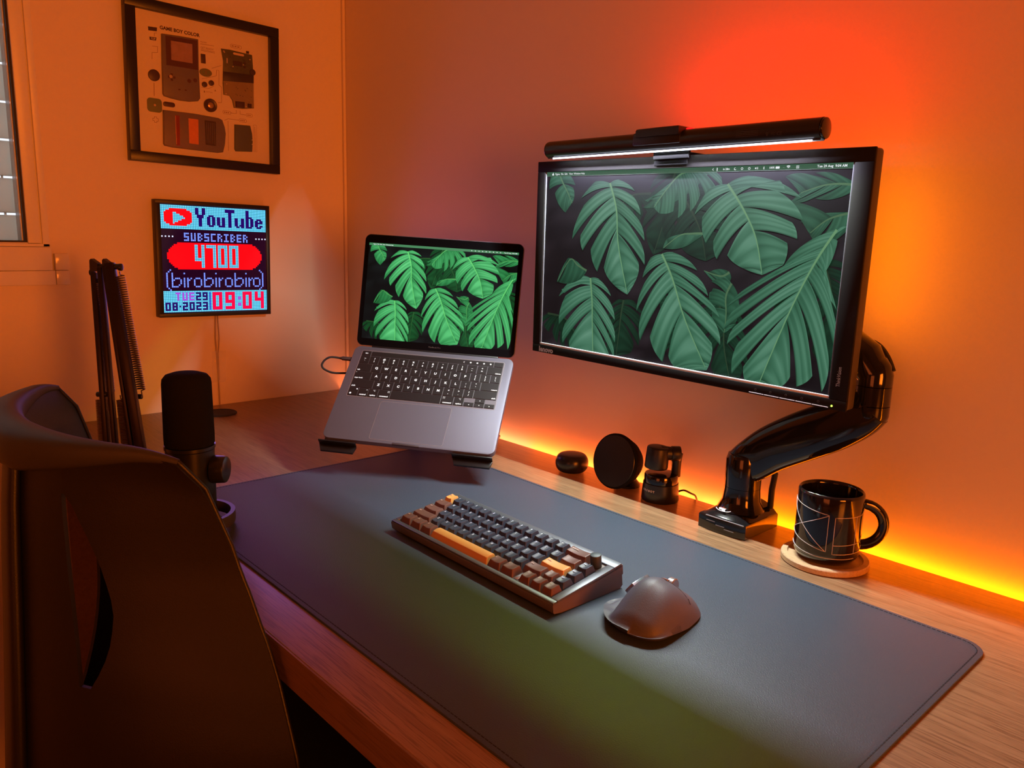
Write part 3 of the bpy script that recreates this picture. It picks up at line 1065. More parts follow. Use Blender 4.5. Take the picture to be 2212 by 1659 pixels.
# ================================================================== MONITOR
Rmon = Matrix(((0.9999, -0.0054, 0.0129), (0.0056, 0.9999, -0.0155), (-0.0128, 0.0156, 0.9998))) @ F_MON
t = thing('monitor', 'widescreen black monitor on an arm showing dark green monstera leaves', 'monitor', (1.1118, -0.0994, 0.3761), Rmon)
HW, HH = 0.2827, 0.1618
SX0, SX1, SY0, SY1 = -0.2655, 0.2590, -0.1480, 0.1446
M_bez = mat('bezel_black', (0.009, 0.0085, 0.009), 0.6, spec=0.12, bump=0.05, bscale=900)
b = B()
b.prism(rrect(-HW, HW, -HH, HH, 0.005, 4), -0.022, -0.0045, bev=0.001)
b.prism(rrect(-HW + .004, HW - .004, -HH + .004, HH - .004, 0.006, 4), -0.030, -0.022)
b.prism(rrect(-0.15, 0.15, -0.10, 0.10, 0.03, 5), -0.0355, -0.030)
obj('housing', b, mat('monitor_shell', (0.05, 0.045, 0.045), 0.38, bump=0.1, bscale=700), t)
b = B()
zf = 0.0
for (x0, x1, y0, y1) in ((-HW, HW, SY1, HH), (-HW, HW, -HH, SY0), (-HW, SX0, SY0, SY1), (SX1, HW, SY0, SY1)):
    b.box(x0, x1, y0, y1, -0.0045, zf, 0.0009, seg=2)
obj('bezel', b, M_bez, t)
for (x0, x1, y0, y1) in ((SX0, SX0 + .0016, SY0, SY1), (SX1 - .0022, SX1, SY0, SY1)):
    b = B()
    b.box(x0, x1, y0, y1, -0.0045, -0.0016, 0.0003)
    obj('screen_rim', b, mat('screen_rim', (0.13, 0.14, 0.17), 0.5, metal=0.2), t)
b = B()
b.box(SX0, SX1, SY0, SY0 + .0034, -0.0045, -0.0012, 0.0003)
obj('lower_rim', b, mat('rim_bar_glint', (0.75, 0.78, 0.86), 0.35, metal=0.3), t)  # pale colour paints the light bar's reflection onto the lower rim
scr, zt = add_screen('screen', t, SX0 + .0016, SY0 + .0034, SX1 - SX0 - .0038, SY1 - SY0 - .0034, -0.0038, emit_attr('monitor_picture', 1.0, 0.5, 0.08), (0.062, 0.205, 0.130), (0.010, 0.0075, 0.0095))
menubar(t, SX0 + .0016, SX1 - .0022, SY1, 0.0072, zt + 0.0002, 1)
b = B()
b.text('lenovo', 0.0125, Matrix.Translation((-0.2665, -0.1560, 0.0)), th=0.0001, bold=0.0005)
obj('maker_name', b, M_greyink, t, smooth=False)
b = B()
b.text('ThinkVision', 0.0072, Matrix.Translation((0.2695, -0.1310, 0.0)) @ Matrix.Rotation(PI / 2, 4, 'Z'), th=0.0001, squeeze=0.75)
obj('model_writing', b, M_greyink, t, smooth=False)
b = B()
for k in range(5):
    b.box(0.1467 + k * 0.0228, 0.1467 + k * 0.0228 + 0.0218, -0.1598, -0.1590, 0.0, 0.0004)
obj('button_marks', b, mat('button_mark_white', (0.7, 0.72, 0.8), 0.4, emis=(0.7, 0.75, 0.9), es=0.25), t, smooth=False)
b = B()
for k in range(5):
    pts = circ(0.156 + k * 0.0225, -0.1543, 0.0014, 8)
    stroke(b, pts + [pts[0]], 0.0003, 0.0, 0.0002)
obj('button_icons', b, mat('icon_grey', (0.12, 0.12, 0.13), 0.5), t, smooth=False)
b = B()
b.prism(circ(0.2643, -0.1568, 0.0012, 12), 0.0, 0.0005)
obj('power_light', b, mat('led_green', (0.02, 0.1, 0.0), 0.4, emis=(0.45, 1.0, 0.05), es=6.0), t)

# ================================================================== LIGHT BAR
t = thing('light_bar', 'slim black screen light bar clipped on top of the monitor', 'lamp', (1.104, BY, BZ))
R0 = 0.0135
XL = 0.2325
pts = []
# section in (y,z): round body with a slot open at the bottom
for k in range(0, 41):
    a = math.radians(-90 + 30 + k * (360 - 52) / 40)
    pts.append((R0 * math.cos(a), R0 * math.sin(a) + 0.004))
slot_f, slot_b = -0.0062, 0.0036
zb = -0.0104
pts = [p for p in pts if not (p[1] < zb and slot_f - .001 < p[0] < slot_b + .001)]
lip_f, lip_b = (slot_f, zb), (slot_b, zb)
prof = [lip_b] + pts + [lip_f, (slot_f + 0.0004, -0.0020), (slot_b - 0.0002, -0.0020)]
b = B()
b.prism(prof, -XL, XL, XM)
obj('bar_body', b, M_satin, t, ang=30)
for x0, x1 in ((-XL - 0.004, -XL), (XL, XL + 0.004)):
    b = B()
    b.cyl((x0, 0, 0.004), (x1, 0, 0.004), R0 * 0.97, None, 36, 0.0015)
    obj('end_cap', b, M_gloss, t)
b = B()
b.box(-XL + 0.012, XL - 0.010, slot_f - 0.0010, slot_f - 0.0002, zb - 0.0012, zb + 0.0012)
obj('diffuser', b, mat('bar_diffuser', (0.5, 0.5, 0.55), 0.4, emis=(0.78, 0.84, 1.0), es=4.5), t, smooth=False)
# middle block with touch sensor, and the clip that hangs over the bezel
b = B()
b.prism([(-0.045, -0.016), (0.0, -0.019), (0.0325, -0.019), (0.0325, 0.012), (-0.045, 0.012)], 0.0095, 0.0215, bev=0.003)
b.box(-0.052, 0.0325, -0.0145, 0.014, -0.002, 0.0165, 0.003)
obj('control_block', b, M_black, t)
b = B()
b.prism(rrect(0.0330, 0.0420, -0.004, 0.006, 0.003, 4), 0.0170, 0.0190, bev=0.0006)
obj('sensor_light', b, mat('led_red', (0.3, 0.0, 0.0), 0.4, emis=(1.0, 0.01, 0.01), es=1.6), t)
b = B()
b.box(-0.028, 0.034, 0.0062, 0.0115, -0.0205, -0.004, 0.001)
b.box(-0.028, 0.034, 0.0062, 0.060, -0.0150, -0.0120, 0.001)
b.box(-0.028, 0.034, 0.0485, 0.060, -0.050, -0.0145, 0.003)
# front hook
b.box(-0.028, 0.030, 0.0092, 0.0120, -0.0290, -0.0145, 0.0010)
obj('clip', b, mat('clip_grey', (0.004, 0.004, 0.0045), 0.8, spec=0.03, bump=0.05), t)
b = B()
FF = Matrix.Translation((0, -R0 * 0.995, 0.004)) @ Matrix.Rotation(PI / 2, 4, 'X')
for k in range(5):
    b.box(0.120, 0.152, 0.0042 - k * 0.0021 - 0.0004, 0.0042 - k * 0.0021, 0, 0.0003, 0, FF)
b.text('CE', 0.006, FF @ Matrix.Translation((0.178, -0.004, 0)), th=0.0002)
b.text('FC', 0.005, FF @ Matrix.Translation((0.170, -0.004, 0)), th=0.0002)
stroke(b, [(0.163, -0.002), (0.166, -0.002), (0.1645, -0.006), (0.163, -0.002)], 0.0006, 0, 0.0002, FF)
obj('small_print', b, mat('print_dark_grey', (0.055, 0.05, 0.05), 0.5), t, smooth=False)

# ================================================================== MONITOR ARM
t = thing('monitor_mount', 'glossy black gas-spring monitor arm bolted at the back of the desk', 'monitor arm', (1.235, -0.058, 0))
b = B()
n = 18
front = [(-0.042 + 0.078 * k / n, -0.040 - 0.004 * math.sin(PI * k / n)) for k in range(n + 1)]
foot = front + [(0.036, 0.050), (-0.042, 0.050)]
b.prism(foot, 0.0003, 0.0225, bev=0.003)


def dome(i, j):
    x = -0.042 + 0.078 * i / 16
    y = -0.040 + 0.090 * j / 16
    hx = 1 - abs((x + 0.003) / 0.039) ** 2.5
    hy = 1 - max(0, -(y - 0.005) / 0.047) ** 2.2
    return V((x * 0.97, y * 0.97, 0.0215 + 0.016 * max(0, hx) * max(0, hy)))


b.grid(dome, 17, 17)
obj('clamp_cover', b, M_gloss, t, ang=40)
b = B()
FB = Matrix.Translation((0, -0.0438, 0)) @ Matrix.Rotation(PI / 2, 4, 'X')
for (x0, x1, z0) in ((-0.026, -0.012, 0.0155), (-0.010, 0.004, 0.0115), (0.004, 0.020, 0.0085)):
    b.box(x0, x1, z0, z0 + 0.0006, -0.001, 0.0012, 0, FB)
b.box(-0.028, 0.034, 0.0218, 0.0226, -0.002, 0.0008, 0, FB)
obj('grooves', b, mat('groove_grey', (0.20, 0.20, 0.22), 0.3), t, smooth=False)
b = B()
EL = Matrix.Translation((-0.008, -0.0285, 0.0335)) @ Matrix.Rotation(math.radians(28), 4, 'X')
b.text('elg', 0.0095, EL @ Matrix.Translation((-0.002, 0, 0)), 'CENTER', th=0.0003, bold=0.0006)
pts = circ(0, 0, 0.0125, 28, 0.0056)
stroke(b, pts[15:28], 0.0009, 0, 0.0003, EL)
obj('maker_name', b, M_white, t, smooth=False)
b = B()
b.lathe([(0.0, 0.030), (0.034, 0.030), (0.031, 0.036), (0.0275, 0.044), (0.0262, 0.060), (0.0262, 0.064), (0, 0.064)], Matrix.Translation((0, 0.004, 0)), 48)
obj('column', b, M_gloss, t)
b = B()
b.lathe([(0, 0.0645), (0.0262, 0.0645), (0.0265, 0.080), (0.0265, 0.105), (0.024, 0.113), (0, 0.115)], Matrix.Translation((0, 0.004, 0)), 48)
path = [(-0.004, 0.004, 0.092), (0.012, 0.005, 0.106), (0.040, 0.010, 0.130), (0.080, 0.014, 0.155), (0.120, 0.016, 0.178), (0.150, 0.017, 0.200), (0.166, 0.018, 0.215)]
sec = [(math.copysign(abs(math.cos(a)) ** 0.55, math.cos(a)) * 0.62, math.copysign(abs(math.sin(a)) ** 0.75, math.sin(a)) * 1.0) for a in [2 * PI * k / 28 for k in range(28)]]
rad = smooth_path([(r_, 0, 0) for r_ in (0.0275, 0.0310, 0.0335, 0.0350, 0.0345, 0.0330, 0.0290)], 4)
b.tube(smooth_path(path, 4), [v_.x for v_ in rad], sec=sec, up=(0, 0, 1))
obj('lower_arm', b, M_gloss, t, ang=50)
b = B()
b.tube([(0.010, -0.004, 0.118), (0.045, 0.002, 0.1495), (0.085, 0.006, 0.1775), (0.125, 0.008, 0.197)], [0.004, 0.006, 0.006, 0.003], 10)
obj('cable_cover', b, M_satin, t, ang=50)
b = B()
EX, EY = 0.165, 0.021
b.lathe([(0, 0.188), (0.012, 0.189), (0.021, 0.195), (0.0225, 0.202), (0.0225, 0.2145), (0.0, 0.2145)], Matrix.Translation((EX, EY, 0)), 40)
b.lathe([(0, 0.2155), (0.0225, 0.2155), (0.0225, 0.2400), (0, 0.2400)], Matrix.Translation((EX, EY, 0)), 40)
b.lathe([(0, 0.2410), (0.0225, 0.2410), (0.0225, 0.256), (0.019, 0.268), (0.012, 0.278), (0, 0.281)], Matrix.Translation((EX, EY, 0)), 40)
obj('elbow', b, M_gloss, t, ang=50)
b = B()
b.tube([(EX - 0.000, EY, 0.252), (EX - 0.016, EY, 0.276), (EX - 0.045, EY - 0.002, 0.296), (EX - 0.09, EY - 0.002, 0.308), (-0.05, EY - 0.002, 0.318), (-0.10, EY - 0.002, 0.318)], [0.0225, 0.0245, 0.0225, 0.018, 0.014, 0.014], 20)
obj('upper_arm', b, M_gloss, t, ang=50)
b = B()
b.box(-0.170, -0.075, -0.0030, 0.002, 0.270, 0.365, 0.002)
b.cyl((-0.118, 0.0, 0.318), (-0.118, 0.018, 0.318), 0.02, None, 24)
obj('mounting_plate', b, M_black, t)
b = B()
b.tube(smooth_path([(EX - 0.02, EY + 0.006, 0.300), (EX - 0.004, EY + 0.014, 0.292), (EX + 0.010, EY + 0.012, 0.278), (EX + 0.021, EY + 0.006, 0.262)]), 0.0022, 8)
obj('cable', b, M_dark, t)
b = B()
b.tube([(0.022, 0.030, 0.100), (0.034, 0.034, 0.085), (0.030, 0.036, 0.060), (0.028, 0.040, 0.030)], 0.0045, 8)
obj('cable', b, M_dark, t)

# ================================================================== LAPTOP
RP = Matrix(((0.7861, -0.4509, 0.4227), (0.6170, 0.6126, -0.4941), (-0.0361, 0.6492, 0.7598)))
t = thing('laptop', 'open grey laptop on a raised stand showing bright green leaves', 'laptop', (0.6529, -0.1850, 0.1992), RP)
LW, LD = 0.1521, 0.2124
b = B()
b.prism(rrect(-LW, LW, -LD, 0.0, 0.0125, 8), -0.0105, 0.0, bev=0.0006)
obj('base', b, M_alu, t)
# finger notch at the front edge
b = B()
b.box(-0.026, 0.022, -LD - 0.0003, -LD + 0.0035, -0.0035, 0.0003, 0.0005)
obj('lid_notch', b, mat('notch_dark', (0.10, 0.08, 0.09), 0.4, metal=0.5), t)
M_well = mat('key_well', (0.17, 0.16, 0.19), 0.45, metal=0.4)
kx0, kx1, ky0, ky1 = -0.1355, 0.1365, -0.1190, -0.0105
b = B()
b.prism(rrect(kx0, kx1, ky0, ky1, 0.003, 4), -0.0002, 0.00015)
obj('keyboard_well', b, M_well, t)
M_lk = mat('laptop_key', (0.012, 0.010, 0.012), 0.45)
M_leg = mat('key_backlight', (0.3, 0.3, 0.3), 0.5, emis=(0.95, 0.97, 1.0), es=0.75)
lw = kx1 - kx0 - 0.002
un = lw / 14.5
rh = (ky1 - ky0 - 0.002) / 5.62
LR = [
    ('f', 0.62, [(0.95, 'esc'), (12.6, 'bar'), (0.95, '')]),
    ('n', 1.0, [(1, '~|`')] + [(1, a + '|' + c) for a, c in zip('!@#$%^&*()_+', '1234567890-=')] + [(1.5, '>delete')]),
    ('n', 1.0, [(1.5, '<tab')] + [(1, c) for c in 'QWERTYUIOP'] + [(1, '{|['), (1, '}|]'), (1, '||\\')]),
    ('n', 1.0, [(1.75, '<caps lock')] + [(1, c) for c in 'ASDFGHJKL'] + [(1, ':|;'), (1, '"|\''), (1.75, '>return')]),
    ('n', 1.0, [(2.25, '<shift')] + [(1, c) for c in 'ZXCVBNM'] + [(1, '<|,'), (1, '>|.'), (1, '?|/'), (2.25, '>shift')]),
    ('n', 1.0, [(1, '.fn'), (1, '.control'), (1, '.option'), (1.25, '.command'), (5, ''), (1.25, '.command'), (1, '.option'), (1, 'ar<'), (1, 'ar^'), (1, 'ar>')]),
]
yy = ky1 - 0.001
for typ, hh, ks in LR:
    x = kx0 + 0.001
    hk = hh * rh
    for wd, lg in ks:
        gx = 0.0011
        x0, x1 = x + gx / 2, x + wd * un - gx / 2
        y0, y1 = yy - hk + gx / 2, yy - gx / 2
        b = B()
        nm = 'key'
        if lg == 'bar':
            nm = 'touch_bar'
            b.box(x0, x1, y0, y1, 0.0002, 0.0006, 0.0002)
            xm = x1 - 0.006
            for k, sgn in enumerate(('', '', '', '', '<')):
                b.prism(circ(xm - k * 0.0125, (y0 + y1) / 2, 0.0017, 10), 0.0006, 0.0007, mi=1) if sgn == '' else stroke(b, [(xm - k * .0125 + .001, (y0 + y1) / 2 + .0018), (xm - k * .0125 - .001, (y0 + y1) / 2), (xm - k * .0125 + .001, (y0 + y1) / 2 - .0018)], .0006, .0006, .0007, mi=1)
        elif lg in ('ar<', 'ar>', 'ar^'):
            hl = hk * 0.47
            cx = (x0 + x1) / 2
            if lg == 'ar^':
                b.box(x0, x1, y0 + hl + 0.0002, y1, 0.0002, 0.0012, 0.0004)
                b.prism([(cx - .0012, y1 - .0046), (cx + .0012, y1 - .0046), (cx, y1 - .0026)], 0.0012, 0.0013, mi=1)
                b.box(x0, x1, y0, y0 + hl - 0.0004, 0.0002, 0.0012, 0.0004)
                b.prism([(cx - .0012, y0 + .0046), (cx + .0012, y0 + .0046), (cx, y0 + .0026)], 0.0012, 0.0013, mi=1)
            else:
                b.box(x0, x1, y0, y0 + hl - 0.0004, 0.0002, 0.0012, 0.0004)
                sg = -1 if lg == 'ar<' else 1
                b.prism([(cx + sg * .001, y0 + .0035), (cx - sg * .001, y0 + .0047), (cx - sg * .001, y0 + .0023)] if sg > 0 else [(cx - .001, y0 + .0035), (cx + .001, y0 + .0023), (cx + .001, y0 + .0047)], 0.0012, 0.0013, mi=1)
        else:
            b.box(x0, x1, y0, y1, 0.0002, 0.0012, 0.0004)
            zt_ = 0.0012
            cx, cy = (x0 + x1) / 2, (y0 + y1) / 2
            if '|' in lg and len(lg) == 3:
                b.text(lg[0], 0.0052, Matrix.Translation((cx, cy + 0.0028, zt_)), 'CENTER', mi=1, bold=0.0002, th=0.0001)
                b.text(lg[2], 0.0052, Matrix.Translation((cx, cy - 0.0034, zt_)), 'CENTER', mi=1, bold=0.0002, th=0.0001)
            elif lg[:1] == '<' and len(lg) > 1:
                b.text(lg[1:], 0.0042, Matrix.Translation((x0 + 0.0014, y0 + 0.0028, zt_)), 'LEFT', mi=1, bold=0.00012, th=0.0001)
                if lg == '<caps lock':
                    b.prism(circ(x0 + .0018, y1 - .0022, .0006, 8), zt_, zt_ + .0001, mi=1)
            elif lg[:1] == '>' and len(lg) > 1:
                b.text(lg[1:], 0.0042, Matrix.Translation((x1 - 0.0012, y0 + 0.0028, zt_)), 'RIGHT', mi=1, bold=0.00012, th=0.0001)
            elif lg[:1] == '.' and len(lg) > 1:
                b.text(lg[1:], 0.0040 if lg != '.fn' else 0.0036, Matrix.Translation((cx, y0 + 0.0032, zt_)) if lg != '.fn' else Matrix.Translation((x1 - .003, y1 - .0035, zt_)), 'CENTER', mi=1, bold=0.0002, th=0.0001)
                if lg == '.fn':
                    b.prism(circ(x0 + .0042, y0 + .0042, .0019, 14), zt_, zt_ + .0001, mi=1)
                elif lg == '.control':
                    stroke(b, [(x1 - .0042, y1 - .0045), (x1 - .003, y1 - .003), (x1 - .0018, y1 - .0045)], .0005, zt_, zt_ + .0001, mi=1)
                elif lg == '.option':
                    stroke(b, [(cx - .001, y1 - .003), (cx + .0002, y1 - .003), (cx + .0016, y1 - .0055), (cx + .003, y1 - .0055)], .0005, zt_, zt_ + .0001, mi=1)
                    stroke(b, [(cx + .0014, y1 - .003), (cx + .003, y1 - .003)], .0005, zt_, zt_ + .0001, mi=1)
                else:
                    side = x1 - .004 if x < 0 else x0 + .004
                    for dx, dy in ((-1, -1), (-1, 1), (1, -1), (1, 1)):
                        pts = circ(side + dx * .0012, y1 - .004 + dy * .0012, .0006, 8)
                        stroke(b, pts + [pts[0]], .0004, zt_, zt_ + .0001, mi=1)
            elif lg == 'esc':
                b.text('esc', 0.0042, Matrix.Translation((cx, cy, zt_)), 'CENTER', mi=1, bold=0.00015, th=0.0001)
            elif lg:
                b.text(lg, 0.0068, Matrix.Translation((cx, cy, zt_)), 'CENTER', mi=1, bold=0.0003, th=0.0001)
        obj(nm, b, [M_lk, M_leg], t, smooth=False)
        x += wd * un
    yy -= hk
# trackpad with its thin bright groove
b = B()
b.prism(rrect(-0.0685, 0.0610, -0.2060, -0.1245, 0.004, 5), 0.0, 0.00012)
b2 = B()
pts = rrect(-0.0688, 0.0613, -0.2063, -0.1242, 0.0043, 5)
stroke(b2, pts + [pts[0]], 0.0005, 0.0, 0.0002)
obj('trackpad', b, mat('trackpad_metal', (0.17, 0.167, 0.22), 0.5, metal=0.55), t)
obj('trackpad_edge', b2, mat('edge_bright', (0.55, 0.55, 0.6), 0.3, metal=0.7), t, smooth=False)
b = B()
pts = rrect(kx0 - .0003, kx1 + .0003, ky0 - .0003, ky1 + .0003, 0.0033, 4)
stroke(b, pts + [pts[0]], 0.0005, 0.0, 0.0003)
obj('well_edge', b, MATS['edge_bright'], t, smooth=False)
# hinge and lid
b = B()
b.box(-0.122, 0.122, -0.0015, 0.0065, -0.0075, 0.0012, 0.002)
obj('hinge', b, M_black, t)
lid_m = Matrix.Rotation(3.8308, 4, 'X') @ Matrix(((1, 0, 0, 0), (0, -1, 0, 0), (0, 0, -1, 0), (0, 0, 0, 1)))
b = B()
b.prism(rrect(-LW, LW, 0.0015, LD, 0.0115, 8), -0.0052, -0.0006, lid_m, bev=0.0004)
lid = obj('lid', b, M_alu, t)
b = B()
b.prism(rrect(-LW + .0010, LW - .0010, 0.0025, LD - .0010, 0.0108, 8), -0.0007, 0.0, lid_m)
obj('lid_glass', b, mat('lid_glass_black', (0.004, 0.004, 0.005), 0.25, spec=0.04), lid, ang=20)
sx0, sx1, sy0, sy1 = -0.1432, 0.1432, 0.0155, 0.1960
o, top = wallpaper(sx1 - sx0, sy1 - sy0, (0.075, 0.52, 0.17), (0.004, 0.006, 0.006))
bb = B()
bb.bm.free()
bb.bm = o
bmesh.ops.translate(o, vec=V((sx0, sy0, 0.0002)), verts=o.verts)
bmesh.ops.transform(o, matrix=lid_m, verts=o.verts)
obj('screen', bb, emit_attr('laptop_picture', 1.0, 0.3, 0.04), lid, smooth=False)
b = B()
mb = lambda x, y: lid_m @ V((x, y, 0.00035))
b.quad(mb(sx0, sy1 - .0045), mb(sx1, sy1 - .0045), mb(sx1, sy1), mb(sx0, sy1))
obj('menu_bar', b, mat('laptop_menu_bar', (0.01, 0.01, 0.01), 0.5, emis=(0.045, 0.23, 0.10), es=1.0), lid, smooth=False)
b = B()
LT = lambda x: lid_m @ Matrix.Translation((x, sy1 - .0023, .0005))
for tx, xx in (('Figma', .008), ('File', .0155), ('Edit', .0205), ('View', .0260), ('Window', .0325), ('Help', .0420)):
    b.text(tx, 0.0027, LT(sx0 + xx), th=0, bold=.00005)
b.text('Tue 29 Aug  9:04 AM', 0.0028, LT(sx1 - .003), 'RIGHT', th=0, bold=.00005)
for k in range(9):
    b.prism(circ(sx1 - .034 - k * .0068, sy1 - .0023, .0009, 8), .0005, .00055, lid_m)
obj('menu_writing', b, M_menu, lid, smooth=False)
b = B()
b.text('MacBook Pro', 0.0042, lid_m @ Matrix.Translation((0.0, 0.0088, 0.0)), 'CENTER', th=0.0001)
obj('model_writing', b, mat('lid_print', (0.09, 0.08, 0.08), 0.5), lid, smooth=False)

# power cable plugged into the left side of the laptop
t = thing('power_cable', 'short black charging cable looping from the left side of the laptop', 'cable', (0.6529, -0.1850, 0.1992), RP)
b = B()
b.box(-0.1725, -0.1525, -0.0345, -0.0268, -0.0075, -0.0020, 0.0018)
b.tube([(-0.1725, -0.0306, -0.0047), (-0.178, -0.0308, -0.0046)], [0.0030, 0.0018], 12)
obj('plug', b, mat('plug_grey', (0.06, 0.045, 0.045), 0.4), t)
b = B()
cp = [(-0.176, -0.0308, -0.0046), (-0.185, -0.0320, -0.0020), (-0.1932, -0.0355, 0.0010), (-0.201, -0.0405, -0.0010), (-0.2052, -0.0464, -0.0040), (-0.2060, -0.0510, -0.0070), (-0.2020, -0.0550, -0.0110), (-0.1906, -0.0577, -0.0150), (-0.1800, -0.0575, -0.0172), (-0.165, -0.0550, -0.0185), (-0.150, -0.0525, -0.0195), (-0.12, -0.045, -0.030), (-0.08, -0.02, -0.06)]
b.tube(smooth_path(cp), 0.0019, 10)
obj('cord', b, M_dark, t)

# ================================================================== LAPTOP STAND
t = thing('laptop_stand', 'black folding laptop stand with two front lips under the laptop', 'laptop stand', (0.6529, -0.1850, 0.1992), RP)
b = B()
for (x0, x1) in ((-0.157, -0.090), (0.080, 0.150)):
    b.box(x0, x1, -LD - 0.0065, -LD - 0.0040, -0.0135, -0.0010, 0.0006)
    b.prism([(x0 + .000, -LD - 0.0066), (x1, -LD - 0.0066), (x1 - 0.003, -LD - 0.0200), (x0 + 0.006, -LD - 0.0200)], -0.0150, -0.0110, bev=0.0008)
    xa = (x0 + x1) / 2
    b.box(x0 + 0.006, x1 - 0.006, -LD - 0.0050, -0.03, -0.0150, -0.0122, 0.0008)
obj('tray_arm', b, mat('stand_black', (0.010, 0.010, 0.011), 0.3), t)
b = B()
b.box(-0.13, 0.13, -0.120, -0.090, -0.0195, -0.0155, 0.001)
b.cyl((-0.11, -0.06, -0.022), (0.11, -0.06, -0.022), 0.006)
obj('cross_bar', b, MATS['stand_black'], t)
Ri = RP.transposed()


def wl(x, y, z):
    return Ri @ (V((x, y, z)) - V((0.6529, -0.1850, 0.1992)))


for s in (-1, 1):
    b = B()
    h0 = wl(0.615 + 0.05 * s * 0.786, -0.135 + 0.05 * s * 0.617, 0.006)
    b.tube([V((0.07 * s, -0.06, -0.024)), h0], 0.0075, 14)
    obj('leg', b, MATS['stand_black'], t)
b = B()
BM = Ri.to_4x4() @ Matrix.Translation(V((0.600, -0.110, 0.0)) - V((0.6529, -0.1850, 0.1992))) @ Matrix.Rotation(0.665, 4, 'Z')
b.box(-0.10, 0.10, -0.06, 0.06, 0.0034, 0.009, 0.002, BM)
obj('foot_plate', b, MATS['stand_black'], t)

# ================================================================== LED MATRIX PANEL ON THE LEFT WALL
G64 = [[None] * 64 for _ in range(64)]
CY, RD, TX, PK, NV, BL, PU = 'cyan', 'red', 'text', 'pink', 'navy', 'blue', 'purple'


def put(r, c, k):
    if 0 <= r < 64 and 0 <= c < 64:
        G64[r][c] = k


def fillr(r0, r1, c0, c1, k):
    for r in range(r0, r1 + 1):
        for c in range(c0, c1 + 1):
            put(r, c, k)


def bitmap(r0, c0, rowsb, k):
    for i, s in enumerate(rowsb):
        for j, ch in enumerate(s):
            if ch != '.' and ch != ' ':
                put(r0 + i, c0 + j, k)


F35 = {'S': ['###', '#..', '###', '..#', '###'], 'U': ['#.#', '#.#', '#.#', '#.#', '###'], 'B': ['##.', '#.#', '##.', '#.#', '##.'], 'C': ['###', '#..', '#..', '#..', '###'], 'R': ['##.', '#.#', '##.', '#.#', '#.#'], 'I': ['###', '.#.', '.#.', '.#.', '###'], 'E': ['###', '#..', '###', '#..', '###'], 'T': ['###', '.#.', '.#.', '.#.', '.#.'],
       '0': ['###', '#.#', '#.#', '#.#', '###'], '2': ['###', '..#', '###', '#..', '###'], '3': ['###', '..#', '###', '..#', '###'], '8': ['###', '#.#', '###', '#.#', '###'], '9': ['###', '#.#', '###', '..#', '###']}


def t35(r, c, s, k):
    for i, ch in enumerate(s):
        bitmap(r, c + 4 * i, F35[ch], k)


fillr(0, 13, 0, 63, CY)
for r in range(2, 12):                                   # play badge
    ins_ = {2: 3, 3: 1, 4: 0, 9: 0, 10: 1, 11: 3}.get(r, 0)
    fillr(r, r, 2 + ins_, 17 - ins_, RD)
for r, c1 in ((4, 8), (5, 10), (6, 12), (7, 13), (8, 11), (9, 9), (10, 7)):
    fillr(r, r, 7, c1, CY)
bitmap(1, 20, ['##..##', '##..##', '##..##', '##..##', '.####.', '.####.', '..##..', '..##..', '..##..', '..##..', '..##..'], NV)
bitmap(5, 27, ['.###.', '##.##', '##.##', '##.##', '##.##', '##.##', '.###.'], NV)
bitmap(6, 33, ['##.##', '##.##', '##.##', '##.##', '##.##', '.####'], NV)
bitmap(1, 38, ['######', '######', '..##..', '..##..', '..##..', '..##..', '..##..', '..##..', '..##..', '..##..', '..##..'], NV)
bitmap(6, 44, ['##..##', '##..##', '##..##', '##..##', '##.###', '.##.##'], NV)
bitmap(1, 51, ['##...', '##...', '##...', '##...', '####.', '##.##', '##.##', '##.##', '##.##', '##.##', '####.'], NV)
bitmap(6, 57, ['.###.', '##.##', '#####', '##...', '##.##', '.###.'], NV)
t35(16, 13, 'SUBSCRIBER', TX)
for c in (0, 2, 4, 6, 57, 59, 61, 63):
    put(18, c, 'white')
for r in range(22, 38):
    d = min(r - 22, 37 - r)
    ins_ = [6, 4, 3, 2, 1, 1, 0, 0][d]
    fillr(r, r, 3 + ins_, 60 - ins_, RD)
D4 = ['##..##'] * 8 + ['######', '######'] + ['....##'] * 4
D7 = ['######', '######'] + ['....##'] * 12
D0 = ['######', '######'] + ['##..##'] * 10 + ['######', '######']
for c, d in ((19, D4), (26, D7), (33, D0), (40, D0)):
    bitmap(23, c, d, 'digit')
bitmap(38, 1, ['...#', '..#.', '.#..', '.#..', '.#..', '.#..', '.#..', '.#..', '.#..', '.#..', '.#..', '..#.', '...#'], TX)
bitmap(38, 59, ['#...', '.#..', '..#.', '..#.', '..#.', '..#.', '..#.', '..#.', '..#.', '..#.', '..#.', '.#..', '#...'], TX)
Bb = ['#.....', '#.....', '#.....', '#.###.', '##...#', '#....#', '#....#', '#...#.', '####..']
Bi = ['#', '.', '.', '#', '#', '#', '#', '#', '#']
Br = ['#.#', '##.', '#..', '#..', '#..', '#..']
Bo = ['.###.', '#...#', '#...#', '#...#', '#...#', '.###.']
for c0 in (5, 24, 43):
    bitmap(40, c0, Bb, TX)
    bitmap(40, c0 + 7, Bi, TX)
    bitmap(43, c0 + 9, Br, TX)
    bitmap(43, c0 + 13 - (1 if c0 == 43 else 0), Bo, TX)
fillr(51, 63, 0, 63, CY)
fillr(52, 62, 27, 27, BL)
t35(52, 7, 'TUE', PU)
t35(52, 19, '29', NV)
t35(58, 1, '08', NV)
put(60, 9, NV)
t35(58, 11, '2023', NV)
E0 = ['######', '######'] + ['##..##'] * 7 + ['######', '######']
E9 = ['######', '######', '##..##', '##..##', '##..##', '######', '######', '....##', '....##', '######', '######']
E4 = ['##..##', '##..##', '##..##', '##..##', '######', '######', '....##', '....##', '....##', '....##', '....##']
